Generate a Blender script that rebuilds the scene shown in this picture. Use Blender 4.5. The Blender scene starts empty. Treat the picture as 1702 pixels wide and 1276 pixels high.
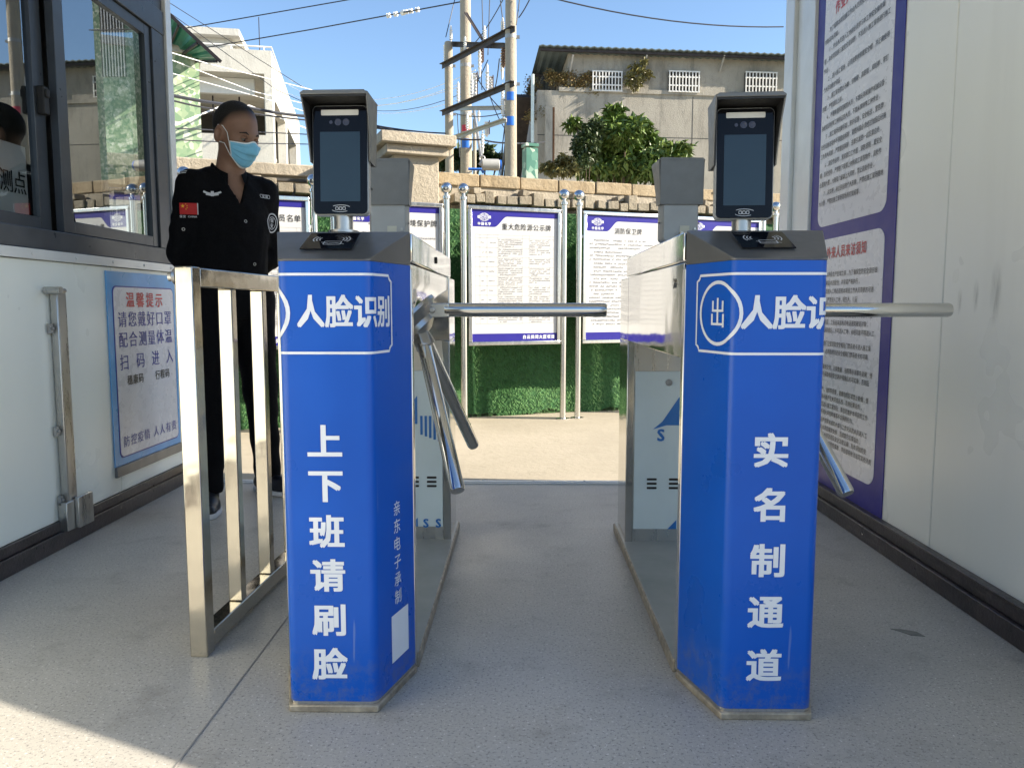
import bpy, bmesh, math, random
import numpy as np
from mathutils import Vector, Matrix, Euler
from mathutils.bvhtree import BVHTree
R = math.radians
random.seed(7); rng = np.random.default_rng(7)
scene = bpy.context.scene
C = scene.collection

# ------------------------------------------------------------------ camera, sky, sun, exposure
PITCH, YAW, F = R(5.75), R(0.755), 1290.0
CAMP = Vector((0, 0, 0.9))
cd = bpy.data.cameras.new('camera'); cam = bpy.data.objects.new('camera', cd); C.objects.link(cam)
cam.location = CAMP; cam.rotation_euler = (R(90) - PITCH, 0, YAW)
cd.sensor_fit = 'HORIZONTAL'; cd.sensor_width = 36; cd.lens = 36 * F / 1702
cd.clip_start = 0.05; cd.clip_end = 3000
scene.camera = cam
CAMR = cam.rotation_euler.to_matrix()

SUN_EL, SUN_AZ = R(26), R(95)          # azimuth clockwise from +Y
to_sun = Vector((math.sin(SUN_AZ) * math.cos(SUN_EL), math.cos(SUN_AZ) * math.cos(SUN_EL), math.sin(SUN_EL)))
w = bpy.data.worlds.new('World'); scene.world = w; w.use_nodes = True
nt = w.node_tree
sky = nt.nodes.new('ShaderNodeTexSky'); sky.sky_type = 'NISHITA'; sky.sun_disc = False
sky.sun_elevation = SUN_EL; sky.sun_rotation = SUN_AZ
sky.air_density = 1.0; sky.dust_density = 0.3; sky.ozone_density = 3.0
nt.links.new(sky.outputs[0], nt.nodes['Background'].inputs[0])
nt.nodes['Background'].inputs[1].default_value = 0.10
sl = bpy.data.lights.new('sun', 'SUN'); so = bpy.data.objects.new('sun', sl); C.objects.link(so)
sl.energy = 5.0; sl.angle = R(0.5); sl.color = (1, 0.90, 0.75)
so.rotation_euler = to_sun.to_track_quat('Z', 'Y').to_euler(); so.location = (6, -2, 8)
scene.view_settings.view_transform = 'Standard'; scene.view_settings.look = 'None'
scene.view_settings.exposure = 1.36; scene.view_settings.gamma = 1
try:
    scene.cycles.use_denoising = True
    scene.cycles.max_bounces = 10; scene.cycles.diffuse_bounces = 5; scene.cycles.glossy_bounces = 6
    scene.cycles.sample_clamp_indirect = 8
except Exception: pass

def ray(px, py):
    return (CAMR @ Vector(((px - 851) / F, -(py - 638) / F, -1))).normalized()
def at(px, py, Y):                       # point seen at a pixel of the photograph, Y metres ahead
    d = ray(px, py); return CAMP + d * (Y / d.y)
def on_plane(px, py, p0, n):
    d = ray(px, py); return CAMP + d * ((Vector(p0) - CAMP).dot(n) / d.dot(n))

# ------------------------------------------------------------------ helpers
def tag(o, label=None, cat=None, group=None, kind=None):
    if label: o['label'] = label
    if cat: o['category'] = cat
    if group: o['group'] = group
    if kind: o['kind'] = kind
    return o
def thing(name, label, cat, loc=(0, 0, 0), rz=0, group=None):
    o = bpy.data.objects.new(name, None); C.objects.link(o); o.empty_display_size = 0.1
    o.location = loc; o.rotation_euler = (0, 0, rz)
    return tag(o, label, cat, group)
def kids(o): return [c for c in bpy.data.objects if c.parent == o]
def copy_tree(o, parent=None):
    c = o.copy(); C.objects.link(c)
    if parent: c.parent = parent
    for ch in kids(o): copy_tree(ch, c)
    return c

class MB:
    def __init__(s): s.v = []; s.f = []; s.m = []; s.M = None
    def add(s, vs, fs, mi=0):
        b = len(s.v)
        for p in vs:
            p = Vector(p)
            s.v.append(tuple(s.M @ p) if s.M else tuple(p))
        for f in fs: s.f.append([i + b for i in f]); s.m.append(mi)
        return s
    def box(s, c, d, rot=None, mi=0):
        hx, hy, hz = d[0] / 2, d[1] / 2, d[2] / 2
        vs = [Vector((x * hx, y * hy, z * hz)) for z in (-1, 1) for y in (-1, 1) for x in (-1, 1)]
        if rot is not None:
            m = rot if isinstance(rot, Matrix) else Euler(rot).to_matrix()
            vs = [m @ v for v in vs]
        vs = [v + Vector(c) for v in vs]
        return s.add(vs, [(0, 2, 3, 1), (4, 5, 7, 6), (0, 1, 5, 4), (2, 6, 7, 3), (0, 4, 6, 2), (1, 3, 7, 5)], mi)
    def span(s, a, b, mi=0):             # box from corner a to corner b
        return s.box([(a[i] + b[i]) / 2 for i in range(3)], [abs(b[i] - a[i]) for i in range(3)], None, mi)
    def tube(s, pts, r, n=10, caps=True, mi=0):
        pts = [Vector(p) for p in pts]; k = len(pts)
        rs = r if isinstance(r, (list, tuple)) else [r] * k
        up = None; rings = []
        for i, p in enumerate(pts):
            t = (pts[min(i + 1, k - 1)] - pts[max(i - 1, 0)]).normalized()
            if up is None:
                up = Vector((0, 0, 1)) if abs(t.z) < 0.9 else Vector((1, 0, 0))
            a = t.cross(up).normalized(); b = a.cross(t).normalized(); up = b
            rings.append([p + (a * math.cos(q) + b * math.sin(q)) * rs[i] for q in [2 * math.pi * j / n for j in range(n)]])
        vs = [v for rg in rings for v in rg]; fs = []
        for i in range(k - 1):
            for j in range(n):
                fs.append((i * n + j, i * n + (j + 1) % n, (i + 1) * n + (j + 1) % n, (i + 1) * n + j))
        if caps: fs.append(tuple(range(n))[::-1]); fs.append(tuple((k - 1) * n + j for j in range(n)))
        return s.add(vs, fs, mi)
    def bar(s, a, b, wd, ht, mi=0):      # rectangular bar between two points
        a, b = Vector(a), Vector(b); t = b - a; L = t.length; t.normalize()
        up = Vector((0, 0, 1)) if abs(t.z) < 0.95 else Vector((0, 1, 0))
        x = t.cross(up).normalized(); z = x.cross(t)
        m = Matrix((x, t, z)).transposed()
        return s.box((a + b) / 2, (wd, L, ht), m, mi)
    def lathe(s, prof, c, n=20, mi=0, axis=None):
        m = Vector(axis).to_track_quat('Z', 'Y').to_matrix() if axis else Matrix.Identity(3)
        vs = []; c = Vector(c)
        for r_, z in prof:
            for j in range(n):
                q = 2 * math.pi * j / n
                vs.append(c + m @ Vector((r_ * math.cos(q), r_ * math.sin(q), z)))
        fs = []
        for i in range(len(prof) - 1):
            for j in range(n):
                fs.append((i * n + j, i * n + (j + 1) % n, (i + 1) * n + (j + 1) % n, (i + 1) * n + j))
        fs.append(tuple(range(n))[::-1]); fs.append(tuple((len(prof) - 1) * n + j for j in range(n)))
        return s.add(vs, fs, mi)
    def prism(s, poly, fn, w0, w1, mi=0): # 2D outline extruded from w0 to w1; fn(u, v, w) -> xyz
        n = len(poly)
        vs = [fn(u, v, w0) for u, v in poly] + [fn(u, v, w1) for u, v in poly]
        fs = [tuple(range(n))[::-1], tuple(range(n, 2 * n))] + [(i, (i + 1) % n, n + (i + 1) % n, n + i) for i in range(n)]
        return s.add(vs, fs, mi)
    def ball(s, c, r, n=16, mi=0):
        k = n // 2
        return s.lathe([(max(r * math.sin(math.pi * i / k), 1e-5), -r * math.cos(math.pi * i / k)) for i in range(k + 1)], c, n, mi)
    def build(s, name, mat, parent=None, smooth=35, bevel=0, fix=True):
        me = bpy.data.meshes.new(name); me.from_pydata(s.v, [], s.f)
        for m in (mat if isinstance(mat, (list, tuple)) else [mat]): me.materials.append(m)
        me.polygons.foreach_set('material_index', s.m)
        if fix:
            bm = bmesh.new(); bm.from_mesh(me); bmesh.ops.recalc_face_normals(bm, faces=bm.faces); bm.to_mesh(me); bm.free()
        if smooth:
            me.polygons.foreach_set('use_smooth', [True] * len(me.polygons))
            me.set_sharp_from_angle(angle=R(smooth))
        o = bpy.data.objects.new(name, me); C.objects.link(o)
        if parent: o.parent = parent
        if bevel:
            b = o.modifiers.new('bevel', 'BEVEL'); b.width = bevel; b.segments = 2; b.limit_method = 'ANGLE'; b.angle_limit = R(40)
        return o

def rrect(u0, v0, u1, v1, r, n=6):
    out = []
    for cx, cy, a0 in ((u1 - r, v0 + r, -90), (u1 - r, v1 - r, 0), (u0 + r, v1 - r, 90), (u0 + r, v0 + r, 180)):
        for i in range(n + 1):
            q = R(a0 + 90 * i / n); out.append((cx + r * math.cos(q), cy + r * math.sin(q)))
    return out
_tc = {}
def glyphs(txt, bold=0.0, res=2):
    k = (txt, bold, res)
    if k not in _tc:
        c = bpy.data.curves.new('t', 'FONT'); c.body = txt; c.size = 1; c.offset = bold; c.resolution_u = res
        o = bpy.data.objects.new('t', c); C.objects.link(o)
        dg = bpy.context.evaluated_depsgraph_get(); e = o.evaluated_get(dg); m = e.to_mesh()
        v = [(p.co.x, p.co.y) for p in m.vertices]; f = [tuple(p.vertices) for p in m.polygons]
        e.to_mesh_clear(); bpy.data.objects.remove(o); bpy.data.curves.remove(c)
        _tc[k] = (v, f)
    return _tc[k]
def text(mb, txt, fn, u, v, sx, sy=None, bold=0.0, align='l', pitch=None, mi=0, res=2):
    """text lying in a surface: fn(u, v) -> xyz; (u, v) is the left (or middle) of the glyph middle line"""
    sy = sy or sx
    if pitch is not None:
        n = len(txt); u0 = u - pitch * (n - 1) / 2 if align == 'c' else u
        for i, ch in enumerate(txt):
            if ch != ' ': text(mb, ch, fn, u0 + i * pitch, v, sx, sy, bold, 'c', None, mi, res)
        return
    vs, fs = glyphs(txt, 0.0, res)
    if not vs: return
    x0 = min(p[0] for p in vs); x1 = max(p[0] for p in vs)
    du = -0.5 * (x0 + x1) if align == 'c' else 0
    o = Vector(fn(u, v)); nrm = (Vector(fn(u + 1e-3, v)) - o).cross(Vector(fn(u, v + 1e-3)) - o).normalized()
    sh = [(0, 0)] if bold <= 0 else ([(-bold, 0), (bold, 0)] if bold < .015 else [(-bold, -bold * .7), (bold, -bold * .7), (-bold, bold * .7), (bold, bold * .7), (0, 0)])
    for k, (dx, dy) in enumerate(sh):         # a heavier weight: the strokes laid down a few times, each a hair above the last
        mb.add([Vector(fn(u + (p[0] + du + dx) * sx, v + (p[1] - 0.36 + dy) * sy)) + nrm * (k * 6e-5) for p in vs], fs, mi)

def surface_nets(xs, ys, zs, Fv):
    ins = Fv < 0
    nx, ny, nz = Fv.shape
    s_ = np.zeros((nx - 1, ny - 1, nz - 1), int); P = np.zeros((nx - 1, ny - 1, nz - 1, 3)); cnt = np.zeros((nx - 1, ny - 1, nz - 1))
    corner = lambda a, b, c: (slice(a, nx - 1 + a), slice(b, ny - 1 + b), slice(c, nz - 1 + c))
    G = np.stack(np.meshgrid(xs, ys, zs, indexing='ij'), -1)
    for a in range(2):
        for b in range(2):
            for c in range(2):
                for ax in range(3):
                    if (a, b, c)[ax]: continue
                    e = [a, b, c]; e[ax] = 1
                    c0 = corner(a, b, c); c1 = corner(*e)
                    f0, f1 = Fv[c0], Fv[c1]; cr = (f0 < 0) != (f1 < 0)
                    t = np.where(cr, f0 / np.where(f0 == f1, 1, f0 - f1), 0)[..., None]
                    P += np.where(cr[..., None], G[c0] * (1 - t) + G[c1] * t, 0); cnt += cr
    act = cnt > 0; idx = -np.ones(act.shape, int); idx[act] = np.arange(act.sum())
    V = P[act] / cnt[act][:, None]; Q = []
    for ax in range(3):
        a0 = [slice(1, -1)] * 3; a1 = [slice(1, -1)] * 3; a0[ax] = slice(0, -1); a1[ax] = slice(1, None)
        i0 = ins[tuple(a0)]; i1 = ins[tuple(a1)]; cr = np.argwhere(i0 != i1)
        flip = i0[i0 != i1]
        o = np.ones(3, int); o[ax] = 0
        cr = cr + o
        b, c = [k for k in range(3) if k != ax]
        db = np.zeros(3, int); db[b] = 1; dc = np.zeros(3, int); dc[c] = 1
        q = [idx[tuple((cr - d).T)] for d in (db * 0, db, db + dc, dc)]
        Q.append(np.stack(q, 1))
    return V, np.concatenate(Q)
def net_mesh(name, V, Q, mat, parent, smooth_it=1):
    mb = MB(); mb.v = [tuple(p) for p in V]; mb.f = [tuple(int(i) for i in q) for q in Q]; mb.m = [0] * len(mb.f)
    return mb.build(name, mat, parent, smooth=180)

# ------------------------------------------------------------------ materials
class NM:
    def __init__(s, name):
        s.mat = bpy.data.materials.new(name); s.mat.use_nodes = True; s.t = s.mat.node_tree
        s.b = s.t.nodes['Principled BSDF']; s._tc = None
    def n(s, typ, **kw):
        n = s.t.nodes.new(typ)
        for k, v in kw.items():
            if k in n.inputs: n.inputs[k].default_value = v
            else: setattr(n, k, v)
        return n
    def l(s, a, b): s.t.links.new(a, b)
    def co(s):
        if not s._tc: s._tc = s.n('ShaderNodeTexCoord').outputs['Object']
        return s._tc
    def noise(s, scale, detail=4, rough=0.6, stretch=None):
        n = s.n('ShaderNodeTexNoise', Scale=scale, Detail=detail, Roughness=rough); v = s.co()
        if stretch:
            m = s.n('ShaderNodeMapping'); m.inputs['Scale'].default_value = stretch; s.l(v, m.inputs[0]); v = m.outputs[0]
        s.l(v, n.inputs['Vector']); return n.outputs['Fac']
    def ramp(s, fac, stops):
        r = s.n('ShaderNodeValToRGB'); e = r.color_ramp.elements
        while len(e) < len(stops): e.new(0.5)
        for q, (p, c) in zip(e, stops):
            q.position = p; q.color = (c, c, c, 1) if isinstance(c, (int, float)) else (*c, 1)
        s.l(fac, r.inputs[0]); return r.outputs[0]
    def mix(s, fac, a, b, mode='MIX'):
        m = s.n('ShaderNodeMix'); m.data_type = 'RGBA'; m.blend_type = mode
        for sock, v in ((m.inputs[0], fac), (m.inputs[6], a), (m.inputs[7], b)):
            if isinstance(v, (int, float)): sock.default_value = v
            elif isinstance(v, tuple): sock.default_value = (*v, 1)
            else: s.l(v, sock)
        return m.outputs[2]
    def set(s, **kw):
        names = dict(col='Base Color', rough='Roughness', metal='Metallic', spec='Specular IOR Level', coat='Coat Weight', crough='Coat Roughness', sheen='Sheen Weight', trans='Transmission Weight', sub='Subsurface Weight')
        for k, v in kw.items():
            i = s.b.inputs[names[k]]
            if isinstance(v, tuple): i.default_value = (*v, 1)
            elif isinstance(v, (int, float)): i.default_value = v
            else: s.l(v, i)
        return s
    def bump(s, h, strength=0.3, dist=0.01):
        b = s.n('ShaderNodeBump', Strength=strength, Distance=dist); s.l(h, b.inputs['Height']); s.l(b.outputs[0], s.b.inputs['Normal']); return s

def plain(name, col, rough=0.5, var=0.12, scale=8, metal=0.0, bump=0, **kw):
    m = NM(name); f = m.noise(scale, 5)
    c = m.ramp(f, [(0.3, tuple(x * (1 - var) for x in col)), (0.7, tuple(min(1, x * (1 + var)) for x in col))])
    m.set(col=c, metal=metal, **kw)
    m.set(rough=m.ramp(m.noise(scale * 2.3, 4), [(0.3, max(0.02, rough * 0.85)), (0.7, min(1, rough * 1.2))]))
    if bump: m.bump(m.noise(scale * 6, 4), bump, 0.01)
    return m.mat

def m_steel(name, rough=0.12, base=0.62, wave=0.0, wscale=6, tint=(1, .99, .96)):
    m = NM(name)
    m.set(metal=1.0, col=m.ramp(m.noise(3, 3), [(0.3, tuple(base * .9 * x for x in tint)), (0.7, tuple(base * x for x in tint))]))
    m.set(rough=m.ramp(m.noise(30, 5, .7, (1, 1, .1)), [(0.3, rough * .7), (0.75, rough * 1.5)]))
    if wave: m.bump(m.noise(wscale, 1.5), wave, 0.02)
    return m.mat
M = {}
M['steel'] = m_steel('polished_steel', 0.10, 0.66, 0.10, 5)
M['fence_steel'] = m_steel('fence_steel', 0.14, 0.58, 0.14, 9, (1, .93, .80))
M['mirror'] = m_steel('mirror_panel', 0.07, 0.7, 0.16, 3.5)
M['brushed'] = m_steel('brushed_steel', 0.3, 0.5)
M['sign_steel'] = m_steel('sign_steel', 0.22, 0.72)
def m_blue():
    m = NM('blue_vinyl'); f = m.noise(2.5, 3)
    c = m.ramp(f, [(0.3, (0.003, 0.082, 0.44)), (0.7, (0.005, 0.100, 0.51))])
    sc = m.ramp(m.noise(60, 6, .75, (1, 1, .12)), [(0.70, 0.0), (0.76, 1.0)])
    scr = m.mix(0.10, sc, (0, 0, 0), 'MULTIPLY')
    c2 = m.mix(m.ramp(m.noise(7, 6, .8), [(0.66, 0.0), (0.8, 0.22)]), c, (0.12, 0.2, 0.5))
    sp = m.n('ShaderNodeSeparateXYZ'); m.l(m.co(), sp.inputs[0])
    low = m.ramp(sp.outputs[2], [(0.03, 1.0), (0.16, 0.0)])
    dm = m.mix(1.0, low, m.ramp(m.noise(26, 7, .75), [(0.46, 0.0), (0.66, 0.55)]), 'MULTIPLY')
    c2 = m.mix(dm, c2, (0.17, 0.16, 0.14))
    scr2 = m.ramp(m.noise(34, 3, .6, (1, 1, .05)), [(0.71, 0.0), (0.74, 0.28)])
    c2 = m.mix(scr2, c2, (0.30, 0.36, 0.52))
    m.set(col=c2, rough=m.ramp(m.noise(5, 5), [(0.3, 0.24), (0.7, 0.38)]), spec=0.3)
    m.bump(m.noise(14, 3), 0.03, 0.01)
    return m.mat
M['blue'] = m_blue()
M['vinyl_white'] = plain('white_vinyl', (0.74, 0.76, 0.80), 0.35, 0.03)
M['black_cap'] = plain('dark_cap', (0.155, 0.153, 0.148), 0.34, 0.12, 5, metal=0.5)
M['black_glass'] = plain('black_glass', (0.005, 0.005, 0.007), 0.06, 0.1, spec=.22)
M['display'] = plain('display', (0.022, 0.038, 0.052), 0.08, 0.05)
M['hood'] = plain('hood_lining', (0.016, 0.016, 0.016), 0.6, 0.1, 20); M['hood_out'] = plain('hood_grey', (0.15, 0.153, 0.15), 0.38, 0.1, 20, metal=.2)
M['device_back'] = plain('device_back', (0.33, 0.34, 0.34), 0.42, 0.08, 10, metal=0.3)
M['lens'] = plain('lens', (0.05, 0.05, 0.07), 0.05)
M['led'] = plain('led_bar', (0.62, 0.60, 0.54), 0.3)
M['icon'] = plain('icon_grey', (0.55, 0.56, 0.57), 0.4)
M['sticker'] = plain('sticker', (0.50, 0.50, 0.42), 0.5)
M['film'] = plain('white_film', (0.60, 0.70, 0.74), 0.18, 0.05, 4)
M['film_blue'] = plain('film_blue', (0.02, 0.16, 0.50), 0.3)
M['slot'] = plain('slot_black', (0.01, 0.01, 0.01), 0.6)
def m_base():
    m = NM('base_plate'); f = m.noise(6, 5)
    m.set(col=m.ramp(f, [(0.3, (0.30, 0.31, 0.29)), (0.7, (0.42, 0.42, 0.40))]), metal=0.35, rough=0.35); return m.mat
M['base'] = m_base()
M['base_edge'] = plain('base_edge', (0.36, 0.31, 0.24), 0.5, 0.4, 30, metal=0.5)
def m_floor():
    m = NM('speckled_floor')
    big = m.ramp(m.noise(0.9, 4), [(0.3, (0.405, 0.385, 0.345)), (0.7, (0.495, 0.470, 0.42))])
    v1 = m.n('ShaderNodeTexVoronoi', Scale=150.0); m.l(m.co(), v1.inputs['Vector'])
    sp = m.ramp(m.n('ShaderNodeSeparateColor').outputs[0], [(0, 0), (1, 1)])
    sep = m.t.nodes[-2] if False else None
    dark = m.ramp(m.noise(140, 3, .75), [(0.36, 0.0), (0.45, 1.0)])
    light = m.ramp(m.noise(130, 3, .7), [(0.60, 0.0), (0.68, 1.0)])
    c = m.mix(dark, (0.20, 0.19, 0.185), big)
    c = m.mix(light, c, (0.72, 0.70, 0.66))
    c = m.mix(m.ramp(m.noise(1.6, 6, .7), [(0.5, 0.0), (0.75, 0.35)]), c, (0.27, 0.255, 0.225))
    dirt = m.ramp(m.noise(5, 7, .72), [(0.54, 0.0), (0.76, 0.65)])
    c = m.mix(dirt, c, (0.22, 0.20, 0.175))
    m.set(col=c, rough=m.ramp(m.noise(3, 5), [(0.3, 0.30), (0.7, 0.5)]), spec=0.35)
    m.bump(m.noise(10, 4), 0.05, 0.01)
    return m.mat
M['floor'] = m_floor()
def m_ground():
    m = NM('outdoor_concrete')
    c = m.ramp(m.noise(0.7, 6), [(0.3, (0.36, 0.315, 0.235)), (0.7, (0.47, 0.415, 0.32))])
    c = m.mix(m.ramp(m.noise(9, 7, .75), [(0.5, 0.0), (0.75, 0.5)]), c, (0.30, 0.26, 0.19))
    m.set(col=c, rough=0.85); m.bump(m.noise(25, 5), 0.3, 0.01); return m.mat
M['ground'] = m_ground()
def m_panel(name, col, streak=0.25):
    m = NM(name)
    c = m.ramp(m.noise(1.2, 4, .5, (1, 1, .4)), [(0.3, tuple(x * .95 for x in col)), (0.7, col)])
    st = m.ramp(m.noise(5, 5, .6, (1, 1, .10)), [(0.55, 0.0), (0.95, streak)])
    c = m.mix(st, c, (0.36, 0.35, 0.30))
    m.set(col=c, rough=m.ramp(m.noise(2.5, 3), [(0.3, 0.26), (0.7, 0.33)]), spec=0.5)
    m.bump(m.noise(1.0, 0.0), 0.05, 0.02)
    return m.mat
M['panel_left'] = m_panel('sandwich_panel_left', (0.84, 0.87, 0.81), 0.12)
M['panel_right'] = m_panel('sandwich_panel_right', (0.85, 0.85, 0.79), 0.15)
M['panel_trim'] = plain('aluminium_trim', (0.66, 0.68, 0.68), 0.35, 0.06, 6, metal=0.3)
M['skirting'] = plain('dark_skirting', (0.035, 0.026, 0.026), 0.32, 0.5, 12, bump=0.2)
M['frame'] = plain('window_frame', (0.05, 0.058, 0.07), 0.32, 0.15, 8, metal=0.25)
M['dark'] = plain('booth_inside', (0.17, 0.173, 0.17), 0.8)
M['seam'] = plain('seam_dark', (0.06, 0.06, 0.058), 0.8); M['joint'] = plain('floor_joint', (0.26, 0.25, 0.235), .7); M['chip'] = plain('worn_patch', (0.20, 0.195, 0.17), .6, .2, 30)
M['purple'] = plain('purple_print', (0.028, 0.024, 0.235), 0.35, 0.05, spec=.25)
M['paper'] = plain('poster_white', (0.70, 0.70, 0.74), 0.28, 0.03)
M['notice_white'] = plain('notice_white', (0.88, 0.88, 0.90), 0.6, 0.02); M['board_white'] = plain('board_white', (0.55, 0.55, 0.545), 0.35, 0.03)
M['red'] = plain('red_print', (0.55, 0.03, 0.04), 0.4)
M['ink'] = plain('black_print', (0.02, 0.02, 0.025), 0.4)
M['ink_blue'] = plain('blue_print', (0.02, 0.03, 0.28), 0.4)
M['ink_grey'] = plain('grey_print', (0.20, 0.20, 0.22), 0.5)
M['sky_print'] = plain('light_blue_print', (0.10, 0.36, 0.72), 0.3, 0.15, 5)
M['bar_grey'] = plain('bar_grey', (0.20, 0.20, 0.20), 0.4, metal=0.4)
def m_glass():
    m = NM('window_glass'); t = m.t; t.nodes.remove(m.b)
    out = t.nodes['Material Output']; tr = m.n('ShaderNodeBsdfTransparent'); tr.inputs[0].default_value = (0.74, 0.79, 0.80, 1)
    gl = m.n('ShaderNodeBsdfGlossy'); gl.inputs['Color'].default_value = (0.9, 0.95, 0.97, 1); gl.inputs['Roughness'].default_value = 0.0
    lw = m.n('ShaderNodeLayerWeight', Blend=0.42); mx = m.n('ShaderNodeMixShader')
    r = m.ramp(lw.outputs['Fresnel'], [(0.0, 0.22), (1.0, 1.0)]); m.l(r, mx.inputs[0]); m.l(tr.outputs[0], mx.inputs[1]); m.l(gl.outputs[0], mx.inputs[2])
    m.l(mx.outputs[0], out.inputs[0]); return m.mat
M['glass'] = m_glass()
def m_stain(name, c0, c1, scale=0.6, streak=0.5, sc=(0.14, 0.125, 0.10), rough=0.9):
    m = NM(name)
    c = m.ramp(m.noise(scale, 7, .65), [(0.3, c0), (0.7, c1)])
    c = m.mix(m.ramp(m.noise(1.6, 8, .75, (1, 1, .25)), [(0.5, 0.0), (0.72, streak)]), c, sc)
    c = m.mix(m.ramp(m.noise(9, 6, .8), [(0.55, 0.0), (0.8, streak * .6)]), c, sc)
    m.set(col=c, rough=rough); m.bump(m.noise(22, 8, .75), 0.7, 0.03); return m.mat
M['concrete_old'] = m_stain('old_render', (0.29, 0.268, 0.225), (0.42, 0.392, 0.335), .5, .9, (0.11, 0.105, 0.09))
M['white_old'] = m_stain('stained_white_render', (0.52, 0.50, 0.44), (0.63, 0.61, 0.55), .5, .6, (0.28, 0.26, 0.22))
M['white_wall'] = plain('white_render', (0.74, 0.73, 0.70), 0.9, 0.05)
M['wall_render'] = m_stain('wall_render', (0.36, 0.31, 0.23), (0.47, 0.41, 0.32), 1.5, .65)
M['coping'] = m_stain('coping_block', (0.29, 0.215, 0.125), (0.45, 0.36, 0.235), 6, .75, (0.22, 0.17, 0.10))
M['stub'] = m_stain('mortar_stub', (0.24, 0.20, 0.14), (0.38, 0.33, 0.25), 6, .5)
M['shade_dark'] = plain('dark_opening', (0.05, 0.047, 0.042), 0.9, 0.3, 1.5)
M['bars_white'] = plain('white_bars', (0.72, 0.71, 0.68), 0.5)
M['roof_metal'] = plain('corrugated_roof', (0.12, 0.15, 0.15), 0.5, 0.2, 3, metal=0.2)
def m_mosaic(name, a, b):
    m = NM(name); v = m.n('ShaderNodeTexVoronoi', Scale=14.0); m.l(m.co(), v.inputs['Vector'])
    s = m.n('ShaderNodeSeparateColor'); m.l(v.outputs['Color'], s.inputs[0])
    m.set(col=m.ramp(s.outputs[0], [(0.25, a), (0.6, b), (0.95, (0.62, 0.64, 0.50))]), rough=0.4); return m.mat
M['mosaic'] = m_mosaic('green_mosaic', (0.19, 0.29, 0.17), (0.33, 0.41, 0.25))
M['mosaic_dark'] = m_mosaic('sea_green_mosaic', (0.07, 0.20, 0.14), (0.16, 0.34, 0.24))
M['awning'] = plain('green_sheet', (0.015, 0.16, 0.11), 0.35, 0.3, 2)
M['pole'] = m_stain('concrete_pole', (0.33, 0.285, 0.22), (0.42, 0.37, 0.29), 2, .3)
M['iron'] = plain('rusty_black_iron', (0.03, 0.022, 0.02), 0.6, 0.4, 6)
M['galv'] = plain('galvanised', (0.34, 0.34, 0.33), 0.45, 0.15, 8, metal=0.4)
M['porcelain'] = plain('porcelain', (0.72, 0.71, 0.68), 0.25)
M['brown_ins'] = plain('brown_insulator', (0.16, 0.10, 0.07), 0.3)
M['wire_black'] = plain('wire_black', (0.02, 0.022, 0.03), 0.5)
M['wire_white'] = plain('wire_white', (0.80, 0.80, 0.80), 0.5)
M['plate_blue'] = plain('plate_blue', (0.03, 0.16, 0.60), 0.4)
M['plate_red'] = plain('plate_red', (0.55, 0.04, 0.07), 0.4)
def m_leaf(name, cols, rough=0.42, trans=0.0):
    m = NM(name); g = m.n('ShaderNodeNewGeometry')
    k = len(cols); c = m.ramp(g.outputs['Random Per Island'], [(i / max(1, k - 1), q) for i, q in enumerate(cols)])
    c = m.mix(m.ramp(m.noise(1.3, 3), [(0.35, 0.0), (0.65, 0.6)]), c, tuple(x * 1.25 for x in cols[-1]))
    m.set(col=c, rough=rough, spec=0.4); return m.mat
M['leaf'] = m_leaf('broad_leaf', [(0.03, 0.07, 0.012), (0.06, 0.12, 0.02), (0.11, 0.175, 0.035), (0.15, 0.20, 0.05)])
M['leaf_dark'] = m_leaf('creeper_leaf', [(0.018, 0.038, 0.014), (0.035, 0.06, 0.018), (0.06, 0.085, 0.025)])
M['leaf_dry'] = m_leaf('dry_creeper', [(0.12, 0.07, 0.03), (0.20, 0.13, 0.06), (0.14, 0.12, 0.04)], .8)
M['leaf_yellow'] = m_leaf('yellowish_leaf', [(0.10, 0.11, 0.03), (0.18, 0.17, 0.05), (0.14, 0.12, 0.05)])
M['turf'] = m_leaf('artificial_grass', [(0.012, 0.06, 0.016), (0.04, 0.15, 0.04), (0.06, 0.20, 0.055), (0.22, 0.38, 0.16)], .5)
M['turf_back'] = plain('turf_backing', (0.025, 0.10, 0.03), 0.8, 0.3, 20)
M['bark'] = plain('bark', (0.10, 0.075, 0.05), 0.9, 0.3, 10)
M['pipe'] = plain('pale_pipe', (0.55, 0.64, 0.63), 0.4)
M['rust'] = plain('rust', (0.20, 0.10, 0.05), 0.8, 0.3)
M['tank'] = plain('grey_tank', (0.40, 0.39, 0.36), 0.5)
M['cloth'] = plain('black_cloth', (0.004, 0.004, 0.005), 0.9, 0.25, 60, bump=0.1, spec=0.12)
def m_skin():
    m = NM('skin'); c = m.ramp(m.noise(18, 4), [(0.3, (0.20, 0.108, 0.07)), (0.7, (0.25, 0.14, 0.092))])
    sepx = m.n('ShaderNodeAttribute', attribute_name='hair')
    c = m.mix(sepx.outputs['Fac'], c, (0.007, 0.006, 0.0055))
    m.set(col=c, rough=0.5, spec=0.35); m.bump(m.noise(160, 3), 0.08, 0.003); return m.mat
M['skin'] = m_skin()
M['hair'] = plain('short_black_hair', (0.007, 0.006, 0.0055), 0.75, 0.3, 200, bump=0.3)
M['mask'] = plain('mask_blue', (0.19, 0.50, 0.70), 0.75, 0.08, 40)
M['mask_white'] = plain('mask_white', (0.72, 0.76, 0.78), 0.8)
M['patch_red'] = plain('flag_red', (0.45, 0.015, 0.015), 0.7)
M['patch_yellow'] = plain('flag_yellow', (0.75, 0.50, 0.03), 0.7)
M['thread'] = plain('thread_white', (0.55, 0.56, 0.58), 0.8)
M['eye'] = plain('eye', (0.16, 0.14, 0.12), 0.2)
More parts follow.
